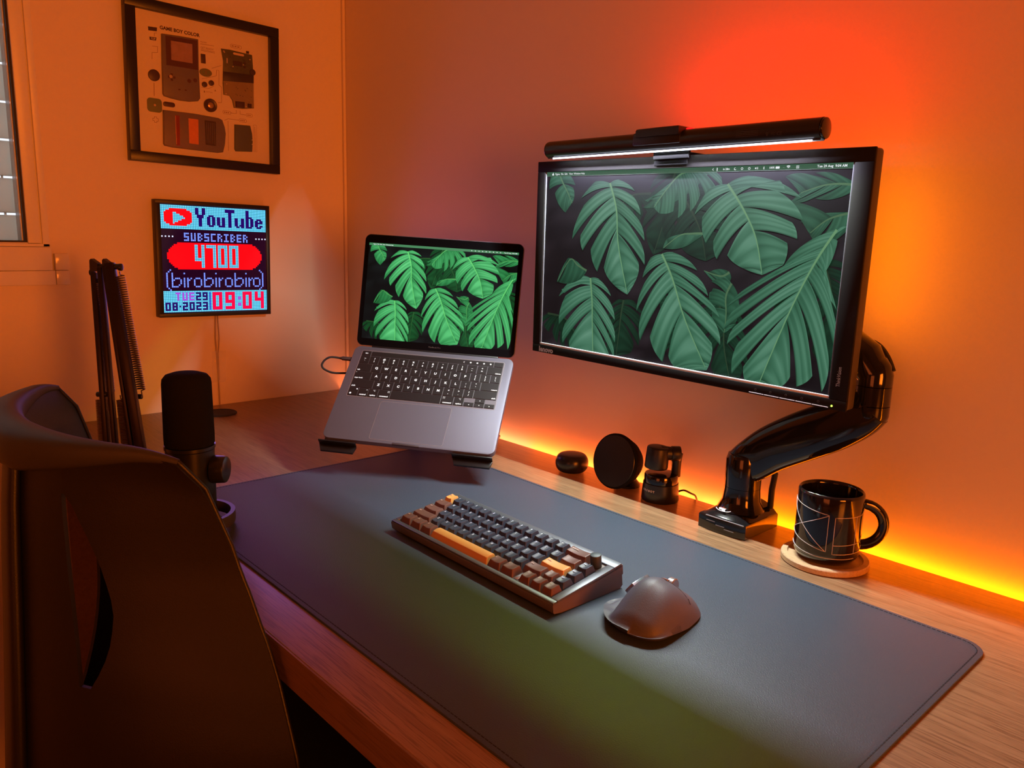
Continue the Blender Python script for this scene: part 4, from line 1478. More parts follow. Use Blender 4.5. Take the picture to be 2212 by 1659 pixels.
for c, d in ((29, E0), (37, E9), (48, E0), (56, E4)):
    bitmap(52, c, d, 'crimson')
fillr(55, 56, 45, 46, PU)
fillr(59, 60, 45, 46, PU)
LEDC = {CY: (0.20, 0.85, 1.30), RD: (1.6, 0.0, 0.006), TX: (0.26, 0.42, 1.25), 'white': (0.9, 0.95, 1.3), 'digit': (0.22, 0.75, 1.15), NV: (0.012, 0.0, 0.13), BL: (0.03, 0.16, 0.95), PU: (0.42, 0.08, 0.75), 'crimson': (1.0, 0.0, 0.06)}
PW = 0.2385
t = thing('led_matrix_panel', 'square LED matrix panel on the left wall showing 4700 on a red pill', 'LED display', (0.0, -0.4640, 0.2175), F_LEFTWALL @ rotz(-0.016))
PS, PH = 0.2600, 0.2560
b = B()
b.box(0, PS, 0, PH, 0.0005, 0.0200, 0.001)
b.box(0.03, PS - 0.03, 0.03, PH - 0.03, 0.0, 0.0005)
obj('back_box', b, M_black, t)
b = B()
for (x0, x1, y0, y1) in ((0, PS, 0, 0.0085), (0, PS, PH - 0.0085, PH), (0, 0.0100, 0.0085, PH - 0.0085), (PS - 0.0085, PS, 0.0085, PH - 0.0085)):
    b.box(x0, x1, y0, y1, 0.0200, 0.0245, 0.0006)
obj('frame', b, M_black, t)
b = B()
b.box(0.0100, PS - 0.0085, 0.0085, PH - 0.0085, 0.0200, 0.0205)
obj('display_glass', b, mat('panel_glass', (0.020, 0.006, 0.010), 0.12, spec=0.5, emis=(0.01, 0.0, 0.03), es=0.35), t, smooth=False)
b = B()
o = b.bm
cl = o.loops.layers.float_color.new('Col')
px0, py1 = 0.0105, PH - 0.0103
pw, ph = (PS - 0.0085 - px0) / 64, (PH - 0.0208) / 64
for r in range(64):
    for c in range(64):
        k = G64[r][c]
        if not k:
            continue
        full = k in (RD, NV, PU, 'crimson')
        f_ = 0.5 if full else (0.40 if k != CY and k != 'digit' else 0.37)
        cx, cy = px0 + (c + .5) * pw, py1 - (r + .5) * ph
        f = b.quad((cx - f_ * pw, cy - f_ * ph, 0.0208), (cx + f_ * pw, cy - f_ * ph, 0.0208), (cx + f_ * pw, cy + f_ * ph, 0.0208), (cx - f_ * pw, cy + f_ * ph, 0.0208))
        for l in f.loops:
            l[cl] = (*LEDC[k], 1)
        if k in (CY, 'digit', TX):
            g_ = (0.0, 0.20, 0.30) if k != TX else (0.01, 0.01, 0.30)
            f = b.quad((cx - .5 * pw, cy - .5 * ph, 0.0206), (cx + .5 * pw, cy - .5 * ph, 0.0206), (cx + .5 * pw, cy + .5 * ph, 0.0206), (cx - .5 * pw, cy + .5 * ph, 0.0206))
            for l in f.loops:
                l[cl] = (*g_, 1)
obj('led_picture', b, emit_attr('led_picture', 1.0, 0.3, 0.3), t, smooth=False)
# wires running down the wall from the panel
t = thing('panel_cable', 'thin pale cable taped to the left wall below the LED panel', 'cable', (0.0, -0.331, 0.0))
M_cable = mat('cable_beige', (0.42, 0.33, 0.27), 0.5)
b = B()
b.tube([(0.0030, -0.0005, 0.214), (0.0030, -0.0030, 0.16), (0.0030, -0.0012, 0.12), (0.0030, 0.0002, 0.06), (0.0030, 0.0008, 0.001)], 0.0016, 8)
b.tube([(0.0030, 0.0045, 0.214), (0.0030, 0.0060, 0.16), (0.0032, 0.0020, 0.12), (0.0030, 0.0018, 0.06)], 0.0013, 8)
obj('wire', b, M_cable, t)
b = B()
rn = random.Random(3)
tp = [[(rn.uniform(0, 0.0016)) for _ in range(14)] for _ in range(20)]
b.grid(lambda i, j: V((0.0042 + tp[i][j] - 0.0008 * abs(j - 6.5) / 3, -0.016 + 0.033 * j / 13 + 0.004 * i / 19, 0.055 + 0.075 * i / 19)), 20, 14)
g2 = bpy.data.materials.new('clear_tape')
g2.use_nodes = True
N, L = nt(g2)
pb = N['Principled BSDF']
pb.inputs['Base Color'].default_value = (1, 0.95, 0.9, 1)
pb.inputs['Roughness'].default_value = 0.08
pb.inputs['Alpha'].default_value = 0.22
obj('tape', b, g2, t)

# ================================================================== PICTURE FRAME WITH THE TAKEN-APART HANDHELD CONSOLE
t = thing('picture_frame', 'black box frame on the left wall holding a taken-apart handheld game console', 'picture frame', (0.0, -0.5030, 0.5508), F_LEFTWALL @ rotz(-0.0195))
FWd, FHt = 0.3345, 0.3265
b = B()
for (x0, x1, y0, y1) in ((0, FWd, 0, 0.0205), (0, FWd, FHt - 0.0205, FHt), (0, 0.0205, 0.0205, FHt - 0.0205), (FWd - 0.0205, FWd, 0.0205, FHt - 0.0205)):
    b.box(x0, x1, y0, y1, 0.0006, 0.0220, 0.0008)
obj('frame', b, mat('frame_black', (0.010, 0.007, 0.006), 0.35, bump=0.1, bscale=300), t)
M_card = mat('mount_card', (0.85, 0.74, 0.60), 0.7, vary=0.02, vscale=20)
ZC = 0.0085
b = B()
b.box(0.020, FWd - 0.020, 0.020, FHt - 0.020, 0.002, ZC)
obj('mount_card', b, M_card, t, smooth=False)


def AP(k):
    out = []
    for x, y in ART[k]:
        x, y = x / 10000 - 0.0090, y / 10000 - 0.0048
        out.append((x - 0.0195 * y, y + 0.0195 * x))
    return out


M_shell = mat('console_shell', (0.16, 0.13, 0.155), 0.35, vary=0.06, vscale=60)
M_bezred = mat('console_bezel', (0.085, 0.022, 0.018), 0.2)
M_scr = mat('console_screen', (0.40, 0.24, 0.24), 0.15, vary=0.25, vscale=90)
M_rub = mat('console_rubber', (0.16, 0.20, 0.085), 0.6)
M_darkbtn = mat('console_button', (0.055, 0.018, 0.022), 0.4)
M_pcb1 = mat('circuit_board_dark', (0.085, 0.085, 0.03), 0.4, vary=0.5, vscale=160)
M_pcb2 = mat('circuit_board_light', (0.30, 0.22, 0.11), 0.4, vary=0.12, vscale=120)
M_line = mat('drawn_line', (0.30, 0.13, 0.07), 0.7)
M_ink = mat('black_ink', (0.05, 0.012, 0.014), 0.6)
M_silver = mat('solder', (0.7, 0.65, 0.55), 0.25, metal=0.6)
sh = obj('console_front', B().prism(AP('shell')[::-1], ZC, ZC + 0.0070, bev=0.0015, seg=3), M_shell, t)
obj('screen_bezel', B().prism(AP('bezel')[::-1], ZC + 0.0070, ZC + 0.0074), M_bezred, sh)
obj('console_display', B().prism(AP('screen')[::-1], ZC + 0.0074, ZC + 0.0077), M_scr, sh)
b = B()
cx, cy = AP('dpad')[0]
for dx, dy in ((0, 0.0052), (0, -0.0052), (0.0052, 0), (-0.0052, 0)):
    b.prism(rrect(cx + dx - .0024, cx + dx + .0024, cy + dy - .0024, cy + dy + .0024, .0008, 2), ZC + .0070, ZC + .0073)
for k in ('btna', 'btnb'):
    x, y = AP(k)[0]
    b.prism(circ(x, y, 0.0042, 16), ZC + .0070, ZC + .0073)
for k in ('sel', 'sta'):
    x, y = AP(k)[0]
    b.prism(circ(x, y, 0.0026, 12, 0.0014), ZC + .0070, ZC + .0073)
obj('button_holes', b, M_bezred, sh)
b = B()
b.prism(circ(cx - .002, cy + 0.001, 0.0034, 14), ZC + .0073, ZC + .0075)
obj('pad_gap', b, mat('gap_light', (0.6, 0.42, 0.25), 0.5), sh)
# back shell with battery bay
bk = obj('console_back', B().prism(AP('back')[::-1], ZC, ZC + 0.0075, bev=0.0016, seg=3), M_shell, t)
obj('cartridge_slot', B().prism(AP('rib')[::-1], ZC + .0075, ZC + .0078), mat('slot_red', (0.22, 0.012, 0.008), 0.15), bk)
x, y = AP('rib')[0]
b = B()
stroke(b, [(x + .0004, y - .001), (x + .0010, y - .061)], 0.0011, ZC + .0078, ZC + .0082)
obj('slot_rim', b, mat('slot_rim', (0.75, 0.35, 0.30), 0.2), bk)
obj('label_plate', B().prism(AP('bat')[::-1], ZC + .0075, ZC + .0078), mat('label_orange', (0.75, 0.24, 0.04), 0.3, vary=0.15, vscale=120), bk)
obj('battery_bay', B().prism(AP('well')[::-1], ZC + .0075, ZC + .0078), mat('bay_dark', (0.045, 0.018, 0.016), 0.4, vary=0.3, vscale=120), bk)
b = B()
x0, x1, y0, y1 = AP('well')[0][0], AP('well')[1][0], AP('well')[2][1], AP('well')[0][1]
for k in range(1, 6):
    xx = x0 + (x1 - x0) * k / 6
    b.box(xx - .0006, xx + .0006, y0 + .004, y1 - .004, ZC + .0078, ZC + .0086)
b.box(x1, x1 + .001, y0, y1, ZC + .0075, ZC + .0084)
obj('bay_ribs', b, M_shell, bk)
obj('battery_cover', B().prism(AP('cover')[::-1], ZC, ZC + 0.0055, bev=0.0018, seg=3), mat('cover_grey', (0.085, 0.095, 0.085), 0.4, vary=0.05, vscale=40), t)
b = B()
x, y = AP('cover')[3]
for k in (0, 1):
    b.prism(circ(x - .0018, y + .003 - .010 * k, 0.0012, 8), ZC + .005, ZC + .006)
obj('cover_latch', b, M_white, t)
# circuit board
pc = obj('circuit_board', B().prism(AP('pcb')[::-1], ZC, ZC + 0.0030, bev=0.0003), M_pcb1, t)
P_ = AP('pcb')
b = B()
b.prism([AP('band')[3], AP('band')[2], (P_[6][0] - .0006, P_[6][1] + .0012), (P_[7][0], P_[7][1] + .0008), (P_[8][0] + .0006, P_[8][1] + .0006), (P_[9][0] + .0008, P_[9][1]), P_[10], (P_[11][0] + .0006, P_[11][1] + .0006)][::-1], ZC + .0030, ZC + .0033)
obj('lower_board', b, M_pcb2, pc)
obj('ribbon_band', B().prism(AP('band')[::-1], ZC + .0030, ZC + .0042, bev=0.0003), mat('band_black', (0.032, 0.012, 0.010), 0.4), pc)
b = B()
b.prism(AP('chip')[::-1], ZC + .003, ZC + .0045)
for k in range(2):
    x, y = AP('chip')[0]
    b.box(x + .024, x + .029, y - .004 - k * .008, y + .001 - k * .008, ZC + .003, ZC + .004)
for kk in ('cmp1', 'cmp2'):
    b.prism(AP(kk)[::-1], ZC + .0033, ZC + .0075, bev=0.0008)
b.prism(circ(*AP('pot')[0], 0.0068, 20), ZC, ZC + .006, bev=0.0008)
x, y = AP('pcb')[2]
for k in range(2):
    b.box(x + .0035 + .0035 * k, x + .0055 + .0035 * k, y + .001, y + .006, ZC + .0005, ZC + .004)
obj('components', b, M_ink, pc)
rn = random.Random(5)
b = B()
for k in range(26):
    x, y = rn.uniform(0.209, 0.270), rn.uniform(0.216, 0.246)
    s_x = rn.uniform(.0008, .0022)
    b.box(x, x + s_x, y, y + rn.uniform(.0008, .0022), ZC + .003, ZC + .004)
for k in range(12):
    x, y = rn.uniform(0.232, 0.270), rn.uniform(0.150, 0.185)
    b.box(x, x + .0014, y, y + .0014, ZC + .0033, ZC + .0042)
obj('small_chips', b, mat('chip_brown', (0.05, 0.03, 0.015), 0.4), pc)
b = B()
for x, y in ((0.2105, 0.1650), (0.2125, 0.1865), (0.2665, 0.1500), (0.2570, 0.1440), (0.2680, 0.2480), (0.2520, 0.2340), (0.2280, 0.2260), (0.2090, 0.2530), (0.2075, 0.2550)):
    b.prism(circ(x, y, 0.0013, 10), ZC + .003, ZC + .0052, bev=0.0005)
x, y = AP('slot')[0]
b.prism(rrect(x, AP('slot')[1][0], y - .0022, y + .0024, .0022, 4), ZC + .003, ZC + .0034)
b.prism(rrect(.2140, .2160, .2310, .2420, .0008, 2), ZC + .003, ZC + .0034)
obj('solder_points', b, mat('board_light', (0.75, 0.55, 0.40), 0.4), pc)
# small loose parts
b = B()
x, y = AP('disc')[0]
b.prism(circ(x, y, 0.0118, 28), ZC, ZC + 0.004, bev=0.001)
obj('direction_pad', b, M_darkbtn, t)
b = B()
x, y = AP('rubber')[0]
b.prism(rrect(x - .0150, x + .0150, y - .0142, y + .0142, .007, 5), ZC, ZC + 0.002, bev=0.0006)
obj('pad_membrane', b, M_rub, t)
b = B()
b.prism(circ(x, y, 0.0026, 12), ZC + .002, ZC + .0034, bev=0.0008)
obj('membrane_centre', b, mat('membrane_light', (0.65, 0.45, 0.28), 0.4), t)
b = B()
x, y = AP('oval')[0]
x2, y2 = AP('oval')[1]
xm, ym = (x + x2) / 2, (y + y2) / 2
b.prism(circ(xm, ym, 0.0136, 28, 0.0086), ZC, ZC + 0.002, bev=0.0006)
obj('button_membrane', b, M_rub, t)
b = B()
for dx in (-.0055, .0055):
    pts = circ(xm + dx, ym, 0.0048, 16, 0.0058)
    stroke(b, pts + [pts[0]], .0006, ZC + .002, ZC + .0024)
obj('membrane_rings', b, M_line, t, smooth=False)
b = B()
for k in ('ba', 'bb'):
    x, y = AP(k)[0]
    b.prism(circ(x, y, 0.0058, 20), ZC, ZC + 0.004, bev=0.001)
obj('round_buttons', b, M_darkbtn, t)
b = B()
x, y = AP('pill')[0]
x2, y2 = AP('pill')[1]
b.prism(rrect(x, x2, y - .0046, y + .0052, .0045, 5), ZC, ZC + .003, bev=0.0008)
obj('start_select_strip', b, M_darkbtn, t)
b = B()
P4 = AP('port')
b.prism(P4[::-1], ZC, ZC + .003, bev=0.0005)
obj('infrared_window', b, M_darkbtn, t)
b = B()
x, y = AP('spk')[0]
b.lathe([(0, 0), (.0142, 0), (.0142, .0055), (.0130, .0065), (.0090, .0055), (.0085, .0035), (0.006, 0.003), (0, .0045)], Matrix.Translation((x, y, ZC)), 36)
sp = obj('loudspeaker', b, mat('speaker_brown', (0.06, 0.022, 0.016), 0.35), t)
b = B()
b.lathe([(0.0048, .0040), (.0062, .0050), (.0048, .0056), (0.0, .0062)], Matrix.Translation((x, y, ZC)), 28)
obj('speaker_coil', b, mat('coil_bronze', (0.45, 0.28, 0.12), 0.3, metal=0.7), sp)
# printed writing and drawn lines
b = B()
(ax, ay), (bx_, by_), _, (dx_, dy_) = AP('title')
b.text('GAME BOY COLOR', 0.0098, Matrix.Translation((ax - .0004, (ay + dy_) / 2 + .0006, ZC)), th=0.0002, bold=0.00035, squeeze=0.985)
L4 = AP('logo')
b.prism(L4[::-1], ZC, ZC + .0003)
u4 = AP('up')
b.prism(u4[::-1], ZC, ZC + .0002)
obj('title_writing', b, M_ink, t, smooth=False)
b = B()
b.text('1UP', 0.0056, Matrix.Translation(((u4[0][0] + u4[1][0]) / 2, (u4[0][1] + u4[3][1]) / 2 + .0002, ZC + .0002)), 'CENTER', th=0.0002, bold=0.0002)
obj('badge_writing', b, mat('card_orange', (0.6, 0.5, 0.4), 0.6), t, smooth=False)
b = B()
for k in ('ln1', 't1', 'w1', 'w2', 'w3', 'w4', 'w5', 'w6', 'w7', 'w8', 'w10', 'w11'):
    stroke(b, AP(k), 0.0007 if k != 'ln1' else 0.0011, ZC, ZC + .0002)
stroke(b, AP('w9'), 0.0006, ZC, ZC + .0002)
for k in ('pl1', 'pl2', 'pl3', 'pl4'):
    (x, y), (x2, y2) = AP(k)
    ym = (y + y2) / 2
    pts = rrect(x, x2, ym - .0034, ym + .0034, .003, 4)
    stroke(b, pts + [pts[0]], .0006, ZC, ZC + .0002)
    for q in range(3):
        b.box(x + .003 + q * (x2 - x - .006) / 3, x + .003 + (q + .7) * (x2 - x - .006) / 3, ym - .0009, ym + .0009, ZC, ZC + .0002)
(x, y), (x2, y2) = AP('t3')
for q in range(2):
    b.box(x, x2, y + .0006 - q * .0022, y + .0013 - q * .0022, ZC, ZC + .0002)
x, y = AP('cross')[0]
r1_, r2_ = .0058, .0024
cr_ = [(x - r2_, y + r1_), (x + r2_, y + r1_), (x + r2_, y + r2_), (x + r1_, y + r2_), (x + r1_, y - r2_), (x + r2_, y - r2_), (x + r2_, y - r1_), (x - r2_, y - r1_), (x - r2_, y - r2_), (x - r1_, y - r2_), (x - r1_, y + r2_), (x - r2_, y + r2_)]
stroke(b, cr_ + [cr_[0]], .0007, ZC, ZC + .0002)
x, y = AP('w8')[0]
pts = rrect(x - .003, x + .0045, AP('w8')[1][1] - .001, y + .004, .001, 3)
stroke(b, pts + [pts[0]], .0004, ZC, ZC + .0002)
obj('drawn_lines', b, M_line, t, smooth=False)
b = B()
(x, y), _ = AP('t2')
b.text('GET READY!', 0.0062, Matrix.Translation((x, y - .0005, ZC)), th=0.0002, squeeze=0.86)
b.text('B', .0052, Matrix.Translation((AP('bb')[0][0], AP('bb')[0][1] - .0150, ZC)), 'CENTER', th=0.0002, bold=.0002)
b.text('A', .0052, Matrix.Translation((AP('ba')[0][0] + .009, AP('ba')[0][1] - .0145, ZC)), 'CENTER', th=0.0002, bold=.0002)
b.text('BUTTONS', .0030, Matrix.Translation((AP('bb')[0][0] + .011, AP('bb')[0][1] - .0145, ZC)), 'CENTER', th=0.0002)
x, y = AP('t1')[0]
b.text('PLAYER', .0040, Matrix.Translation((x, y + .0045, ZC)), th=0.0002)
obj('small_writing', b, M_line, t, smooth=False)
gp = bpy.data.materials.new('frame_glass')
gp.use_nodes = True
N, L = nt(gp)
for n_ in list(N):
    if n_.type == 'BSDF_PRINCIPLED':
        N.remove(n_)
tb = N.new('ShaderNodeBsdfTransparent')
gb_ = N.new('ShaderNodeBsdfGlossy')
gb_.inputs['Roughness'].default_value = 0.03
fr_ = N.new('ShaderNodeFresnel')
fr_.inputs['IOR'].default_value = 1.5
mx_ = N.new('ShaderNodeMixShader')
L.new(fr_.outputs[0], mx_.inputs[0])
L.new(tb.outputs[0], mx_.inputs[1])
L.new(gb_.outputs[0], mx_.inputs[2])
L.new(mx_.outputs[0], N['Material Output'].inputs['Surface'])
b = B()
b.quad((0.0206, 0.0206, 0.0212), (FWd - 0.0206, 0.0206, 0.0212), (FWd - 0.0206, FHt - 0.0206, 0.0212), (0.0206, FHt - 0.0206, 0.0212))
obj('glass', b, gp, t, smooth=False)

# ================================================================== SMALL DEVICES ALONG THE WALL
t = thing('earbud_case', 'small black pebble-shaped case on the desk by the wall, left of the round speaker', 'case', (0.8870, -0.0475, 0))
b = B()
prof = [(0, 0.0005), (0.014, 0.0005)] + [(0.0195 + 0.0105 * math.cos(a), 0.0165 + 0.0160 * math.sin(a)) for a in [math.radians(-80 + k * 10) for k in range(17)]] + [(0.012, 0.0332), (0, 0.0335)]
b.lathe(prof, None, 48)
obj('shell', b, M_satin, t, ang=60)
b = B()
b.prism(circ(0, 0, 0.0007, 8), 0, 0.0006, Matrix.Translation((-0.006, -0.0297, 0.016)) @ Matrix.Rotation(PI / 2, 4, 'X'))
obj('status_light', b, M_greyink, t)

ax = V((-0.02, -0.97, 0.20)).normalized()
RS = ax.to_track_quat('Z', 'Y').to_matrix()
cs = V((1.000, -0.062, 0.0478))
t = thing('round_speaker', 'black round disc-shaped smart speaker leaning back on the desk beside the camera', 'speaker', (1.000, -0.052, 0))
SMx = Matrix.Translation(cs - V((1.000, -0.052, 0))) @ RS.to_4x4()
b = B()
b.lathe([(0, -0.044), (0.020, -0.043), (0.030, -0.037), (0.038, -0.024), (0.0450, -0.006), (0.0470, 0.0), (0.0470, 0.003), (0.0455, 0.005), (0.0, 0.0052)], SMx, 64)
obj('body', b, M_matte, t, ang=50)
b = B()
b.lathe([(0.0, 0.0053), (0.0440, 0.0053), (0.0435, 0.0060), (0, 0.0061)], SMx, 64)
obj('front_disc', b, mat('disc_black', (0.008, 0.007, 0.007), 0.3), t)
b = B()
b.lathe([(0, 0.0003), (0.022, 0.0003), (0.022, 0.004), (0.015, 0.012), (0, 0.012)], Matrix.Translation((0.004, 0.020, 0)), 36)
obj('foot', b, M_black, t)

t = thing('gimbal_camera', 'small black gimbal webcam on a round base between speaker and monitor arm', 'camera', (1.0830, -0.0455, 0))
b = B()
b.lathe([(0, 0.0003), (0.0295, 0.0003), (0.0305, 0.002), (0.0295, 0.016), (0.0285, 0.0295), (0.0275, 0.0300), (0.0, 0.0300)], None, 56)
obj('base', b, M_satin, t)
b = B()
b.lathe([(0, 0.0305), (0.0272, 0.0305), (0.0272, 0.0420), (0.0262, 0.0440), (0.0215, 0.0450), (0, 0.0450)], None, 56)
obj('turntable', b, M_gloss, t)
dr = V((0.678, 0.735, 0))        # towards the right of the base
fo = V((-0.735, 0.678, 0))
b = B()
p = dr * 0.0235
b.tube([p + V((0, 0, 0.040)), p + V((0, 0, 0.055)), p + V((0, 0, 0.068)), p + V((0, 0, 0.078))], [0.0075, 0.0075, 0.0080, 0.0095], 20)
b.cyl(p - dr * 0.010 + V((0, 0, 0.0775)), p + dr * 0.0050 + V((0, 0, 0.0775)), 0.0125, None, 32, 0.0012)
obj('yoke', b, M_black, t, ang=50)
b = B()
hc = V((-0.006, -0.006, 0)) + V((0, 0, 0.0705))
b.cyl(hc + V((0, 0, -0.0180)) - dr * 0.001, hc + V((0, 0, 0.0185)) + dr * 0.001, 0.0190, 0.0180, 40, 0.003)
b.cyl(hc + dr * 0.006 + V((0, 0, 0.008)), p - dr * 0.009 + V((0, 0, 0.0775)), 0.012, 0.011, 24)
obj('head', b, M_black, t, ang=50)
b = B()
for i, ch in enumerate('OBSBOT'):
    a = math.radians(-90 - 26 + i * 8.2)
    b.text(ch, 0.0046, Matrix.Translation((0.0293 * math.cos(a), 0.0293 * math.sin(a), 0.0195)) @ Matrix.Rotation(a + PI / 2, 4, 'Z') @ Matrix.Rotation(PI / 2, 4, 'X'), 'CENTER', th=0.0003, bold=0.0002)
obj('maker_name', b, M_white, t, smooth=False)
b = B()
b.tube(smooth_path([dr * 0.027 + V((0, 0, 0.012)), dr * 0.036 + V((0, 0.004, 0.015)), dr * 0.044 + V((0, 0.012, 0.008)), dr * 0.047 + V((0, 0.020, 0.002)), dr * 0.047 + V((0, 0.0265, -0.010))]), 0.0016, 8)
obj('cord', b, M_dark, t)

# ================================================================== MUG AND COASTER
t = thing('coaster', 'round pale wooden coaster under the black mug', 'coaster', (1.3770, -0.0745, 0))
b = B()
b.lathe([(0, 0.0002), (0.0545, 0.0002), (0.0560, 0.0015), (0.0560, 0.0075), (0.0548, 0.0088), (0.0480, 0.0090), (0.0468, 0.0062), (0, 0.0062)], None, 72)
obj('disc', b, wood('coaster_wood', (0.52, 0.36, 0.20), (0.64, 0.46, 0.27), (0.40, 0.25, 0.13), 0.45, (8, 60, 60)), t)
MCX, MCY = 1.3770, -0.0745
t = thing('mug', 'glossy black ceramic mug with thin white line drawing, standing on the coaster', 'mug', (MCX, MCY, 0.0064))
MR, MHt = 0.0415, 0.0955
b = B()
b.lathe([(0, 0.0), (0.030, 0.0), (0.034, 0.0012), (0.0395, 0.0075), (MR, 0.012), (MR, MHt - 0.004), (MR - 0.0008, MHt - 0.001), (MR - 0.0022, MHt), (MR - 0.0040, MHt - 0.0012), (MR - 0.0048, MHt - 0.004), (MR - 0.0050, 0.014), (MR - 0.009, 0.006), (0, 0.005)], None, 96)
obj('body', b, mat('mug_glaze', (0.007, 0.005, 0.005), 0.09, coat=0.5), t, ang=50)
hd = V((0.80, 0.60, 0)).normalized()
b = B()
hp = []
for k in range(21):
    a = math.radians(100 - k * 10.0)
    hp.append(hd * (MR - 0.004 + 0.0315 * max(0.0, math.cos(a)) ** 0.9) + V((0, 0, 0.0495 + 0.0285 * math.sin(a))))
hp[0] = hd * (MR - 0.004) + V((0, 0, 0.0775))
hp[-1] = hd * (MR - 0.004) + V((0, 0, 0.0220))
hs = [(0.0052 * math.cos(2 * PI * k / 16), 0.0072 * math.sin(2 * PI * k / 16)) for k in range(16)]
b.tube(hp, 1.0, sec=[(y_, x_) for x_, y_ in hs], up=(-hd.y, hd.x, 0))
obj('handle', b, MATS['mug_glaze'], t, ang=60)


def mug_line(b, pts, wd=0.0008):
    """pts: list of (angle deg round the mug, height); drawn on the surface"""
    out = []
    for (a0, z0), (a1, z1) in zip(pts[:-1], pts[1:]):
        n_ = max(2, int(abs(a1 - a0) / 4) + 2)
        for k in range(n_):
            f = k / (n_ - 1)
            a = math.radians(a0 + (a1 - a0) * f)
            out.append(V(((MR + 0.0001) * math.cos(a), (MR + 0.0001) * math.sin(a), z0 + (z1 - z0) * f)))
    q = [out[0]]
    for p_ in out[1:]:
        if (p_ - q[-1]).length > 1e-5:
            q.append(p_)
    b.tube(q, wd / 2, 6)


b = B()
A0 = -43                      # direction from the mug to the viewer, degrees
aL, aM, aN, aR = A0 - 12, A0 - 0, 0, 0
A0 -= 20
L0, L1 = A0 - 95, A0 - 3     # left box
mug_line(b, [(L0, 0.0800), (L1, 0.0715), (L1, 0.0220), (L0, 0.0350)])
mug_line(b, [(L0, 0.0770), (L1 - 1, 0.0222)])
mug_line(b, [(L0, 0.0350), (L1, 0.0708)])
R0_, R1_ = A0 + 8, A0 + 78
mug_line(b, [(R1_ + 6, 0.0755), (R1_ - 14, 0.0700), (R0_, 0.0690), (R0_, 0.0195), (R1_ - 8, 0.0200), (R1_ + 6, 0.0245)])
mug_line(b, [(R0_, 0.0315), (R1_ - 10, 0.0330), (R1_ + 6, 0.0400)])
mug_line(b, [(A0 + 50, 0.0695), (A0 + 50, 0.0198)])
mug_line(b, [(L0, 0.0180), (A0 - 20, 0.0135), (A0 + 52, 0.0130)])
obj('line_drawing', b, mat('mug_lines', (0.62, 0.58, 0.58), 0.4), t, ang=60)

# ================================================================== MICROPHONE AND BOOM ARM
mc = V((0.7450, -0.6757, 0.0))
t = thing('microphone', 'large black broadcast microphone with foam windscreen standing upright behind the chair', 'microphone', tuple(mc))
b = B()
b.lathe([(0, 0.1230), (0.0315, 0.1230), (0.0328, 0.1250), (0.0330, 0.138), (0.0320, 0.2090), (0.0312, 0.2150), (0.0270, 0.2205), (0.018, 0.2235), (0, 0.2240)], None, 56)
obj('windscreen', b, M_matte, t, ang=70)
b = B()
b.lathe([(0, 0.1225), (0.0335, 0.1225), (0.0335, 0.1180), (0.0325, 0.1170), (0, 0.1170)], None, 56)
obj('collar', b, M_satin, t)
b = B()
b.lathe([(0, 0.1165), (0.0322, 0.1165), (0.0318, 0.060), (0.0318, 0.020), (0.030, 0.017), (0, 0.017)], None, 56)
obj('body', b, mat('mic_metal', (0.012, 0.012, 0.013), 0.3, metal=0.2), t)
rt = V((0.678, 0.735, 0))
b = B()
b.cyl(rt * 0.030 + V((0, 0, 0.0880)), rt * 0.0500 + V((0, 0, 0.0880)), 0.0197, 0.0188, 40, 0.0025)
kn = obj('side_knob', b, M_satin, t)
t = thing('boom_arm', 'folded black scissor boom arm with springs standing by the left wall', 'boom arm', (0.385, -0.690, 0))


def bl(x, y, z):
    return V((x - 0.385, y + 0.690, z))


vr = V((0.678, 0.735, 0.0276))     # sideways across the arm
# lower and upper pairs of flat bars, springs between them
M_bar = mat('boom_black', (0.018, 0.012, 0.011), 0.32, metal=0.2)
TOP = V((0.3560, -0.6620, 0.349))
BL_ = V((0.4130, -0.6830, 0.0400))
BR_ = V((0.4420, -0.6515, 0.0250))


def flat_bar(b, p, q, wd, th):
    d = (q - p).normalized()
    s_ = (vr - d * vr.dot(d)).normalized()
    n_ = d.cross(s_)
    M_ = Matrix((s_, n_, d)).transposed().to_4x4()
    M_.translation = p - V((0.385, -0.690, 0))
    b.box(-wd / 2, wd / 2, -th / 2, th / 2, 0, (q - p).length, 0.0008, M_)


b = B()
flat_bar(b, BL_ - vr * 0.010, TOP - vr * 0.0170 - V((0, 0, 0.012)), 0.0085, 0.012)
flat_bar(b, BL_ + vr * 0.004, TOP - vr * 0.0060 - V((0, 0, 0.004)), 0.0070, 0.012)
obj('lower_bars', b, M_bar, t)
b = B()
flat_bar(b, BR_ - vr * 0.008 - V((0, 0, 0)), TOP + vr * 0.0020, 0.0065, 0.012)
flat_bar(b, BR_ + vr * 0.006, TOP + vr * 0.0100 - V((0, 0, -0.004)), 0.0150, 0.012)
obj('upper_bars', b, M_bar, t)


def spring(b, p, q, r_, turns, wr=0.0009):
    p, q = p - V((0.385, -0.690, 0)), q - V((0.385, -0.690, 0))
    d = (q - p).normalized()
    s_ = (vr - d * vr.dot(d)).normalized()
    n_ = d.cross(s_)
    pts = []
    N_ = int(turns * 10)
    for k in range(N_ + 1):
        a = 2 * PI * turns * k / N_
        pts.append(p.lerp(q, k / N_) + (s_ * math.cos(a) + n_ * math.sin(a)) * r_)
    b.tube([p - d * .008, p - d * .002] + pts + [q + d * .002, q + d * .008], wr, 6)


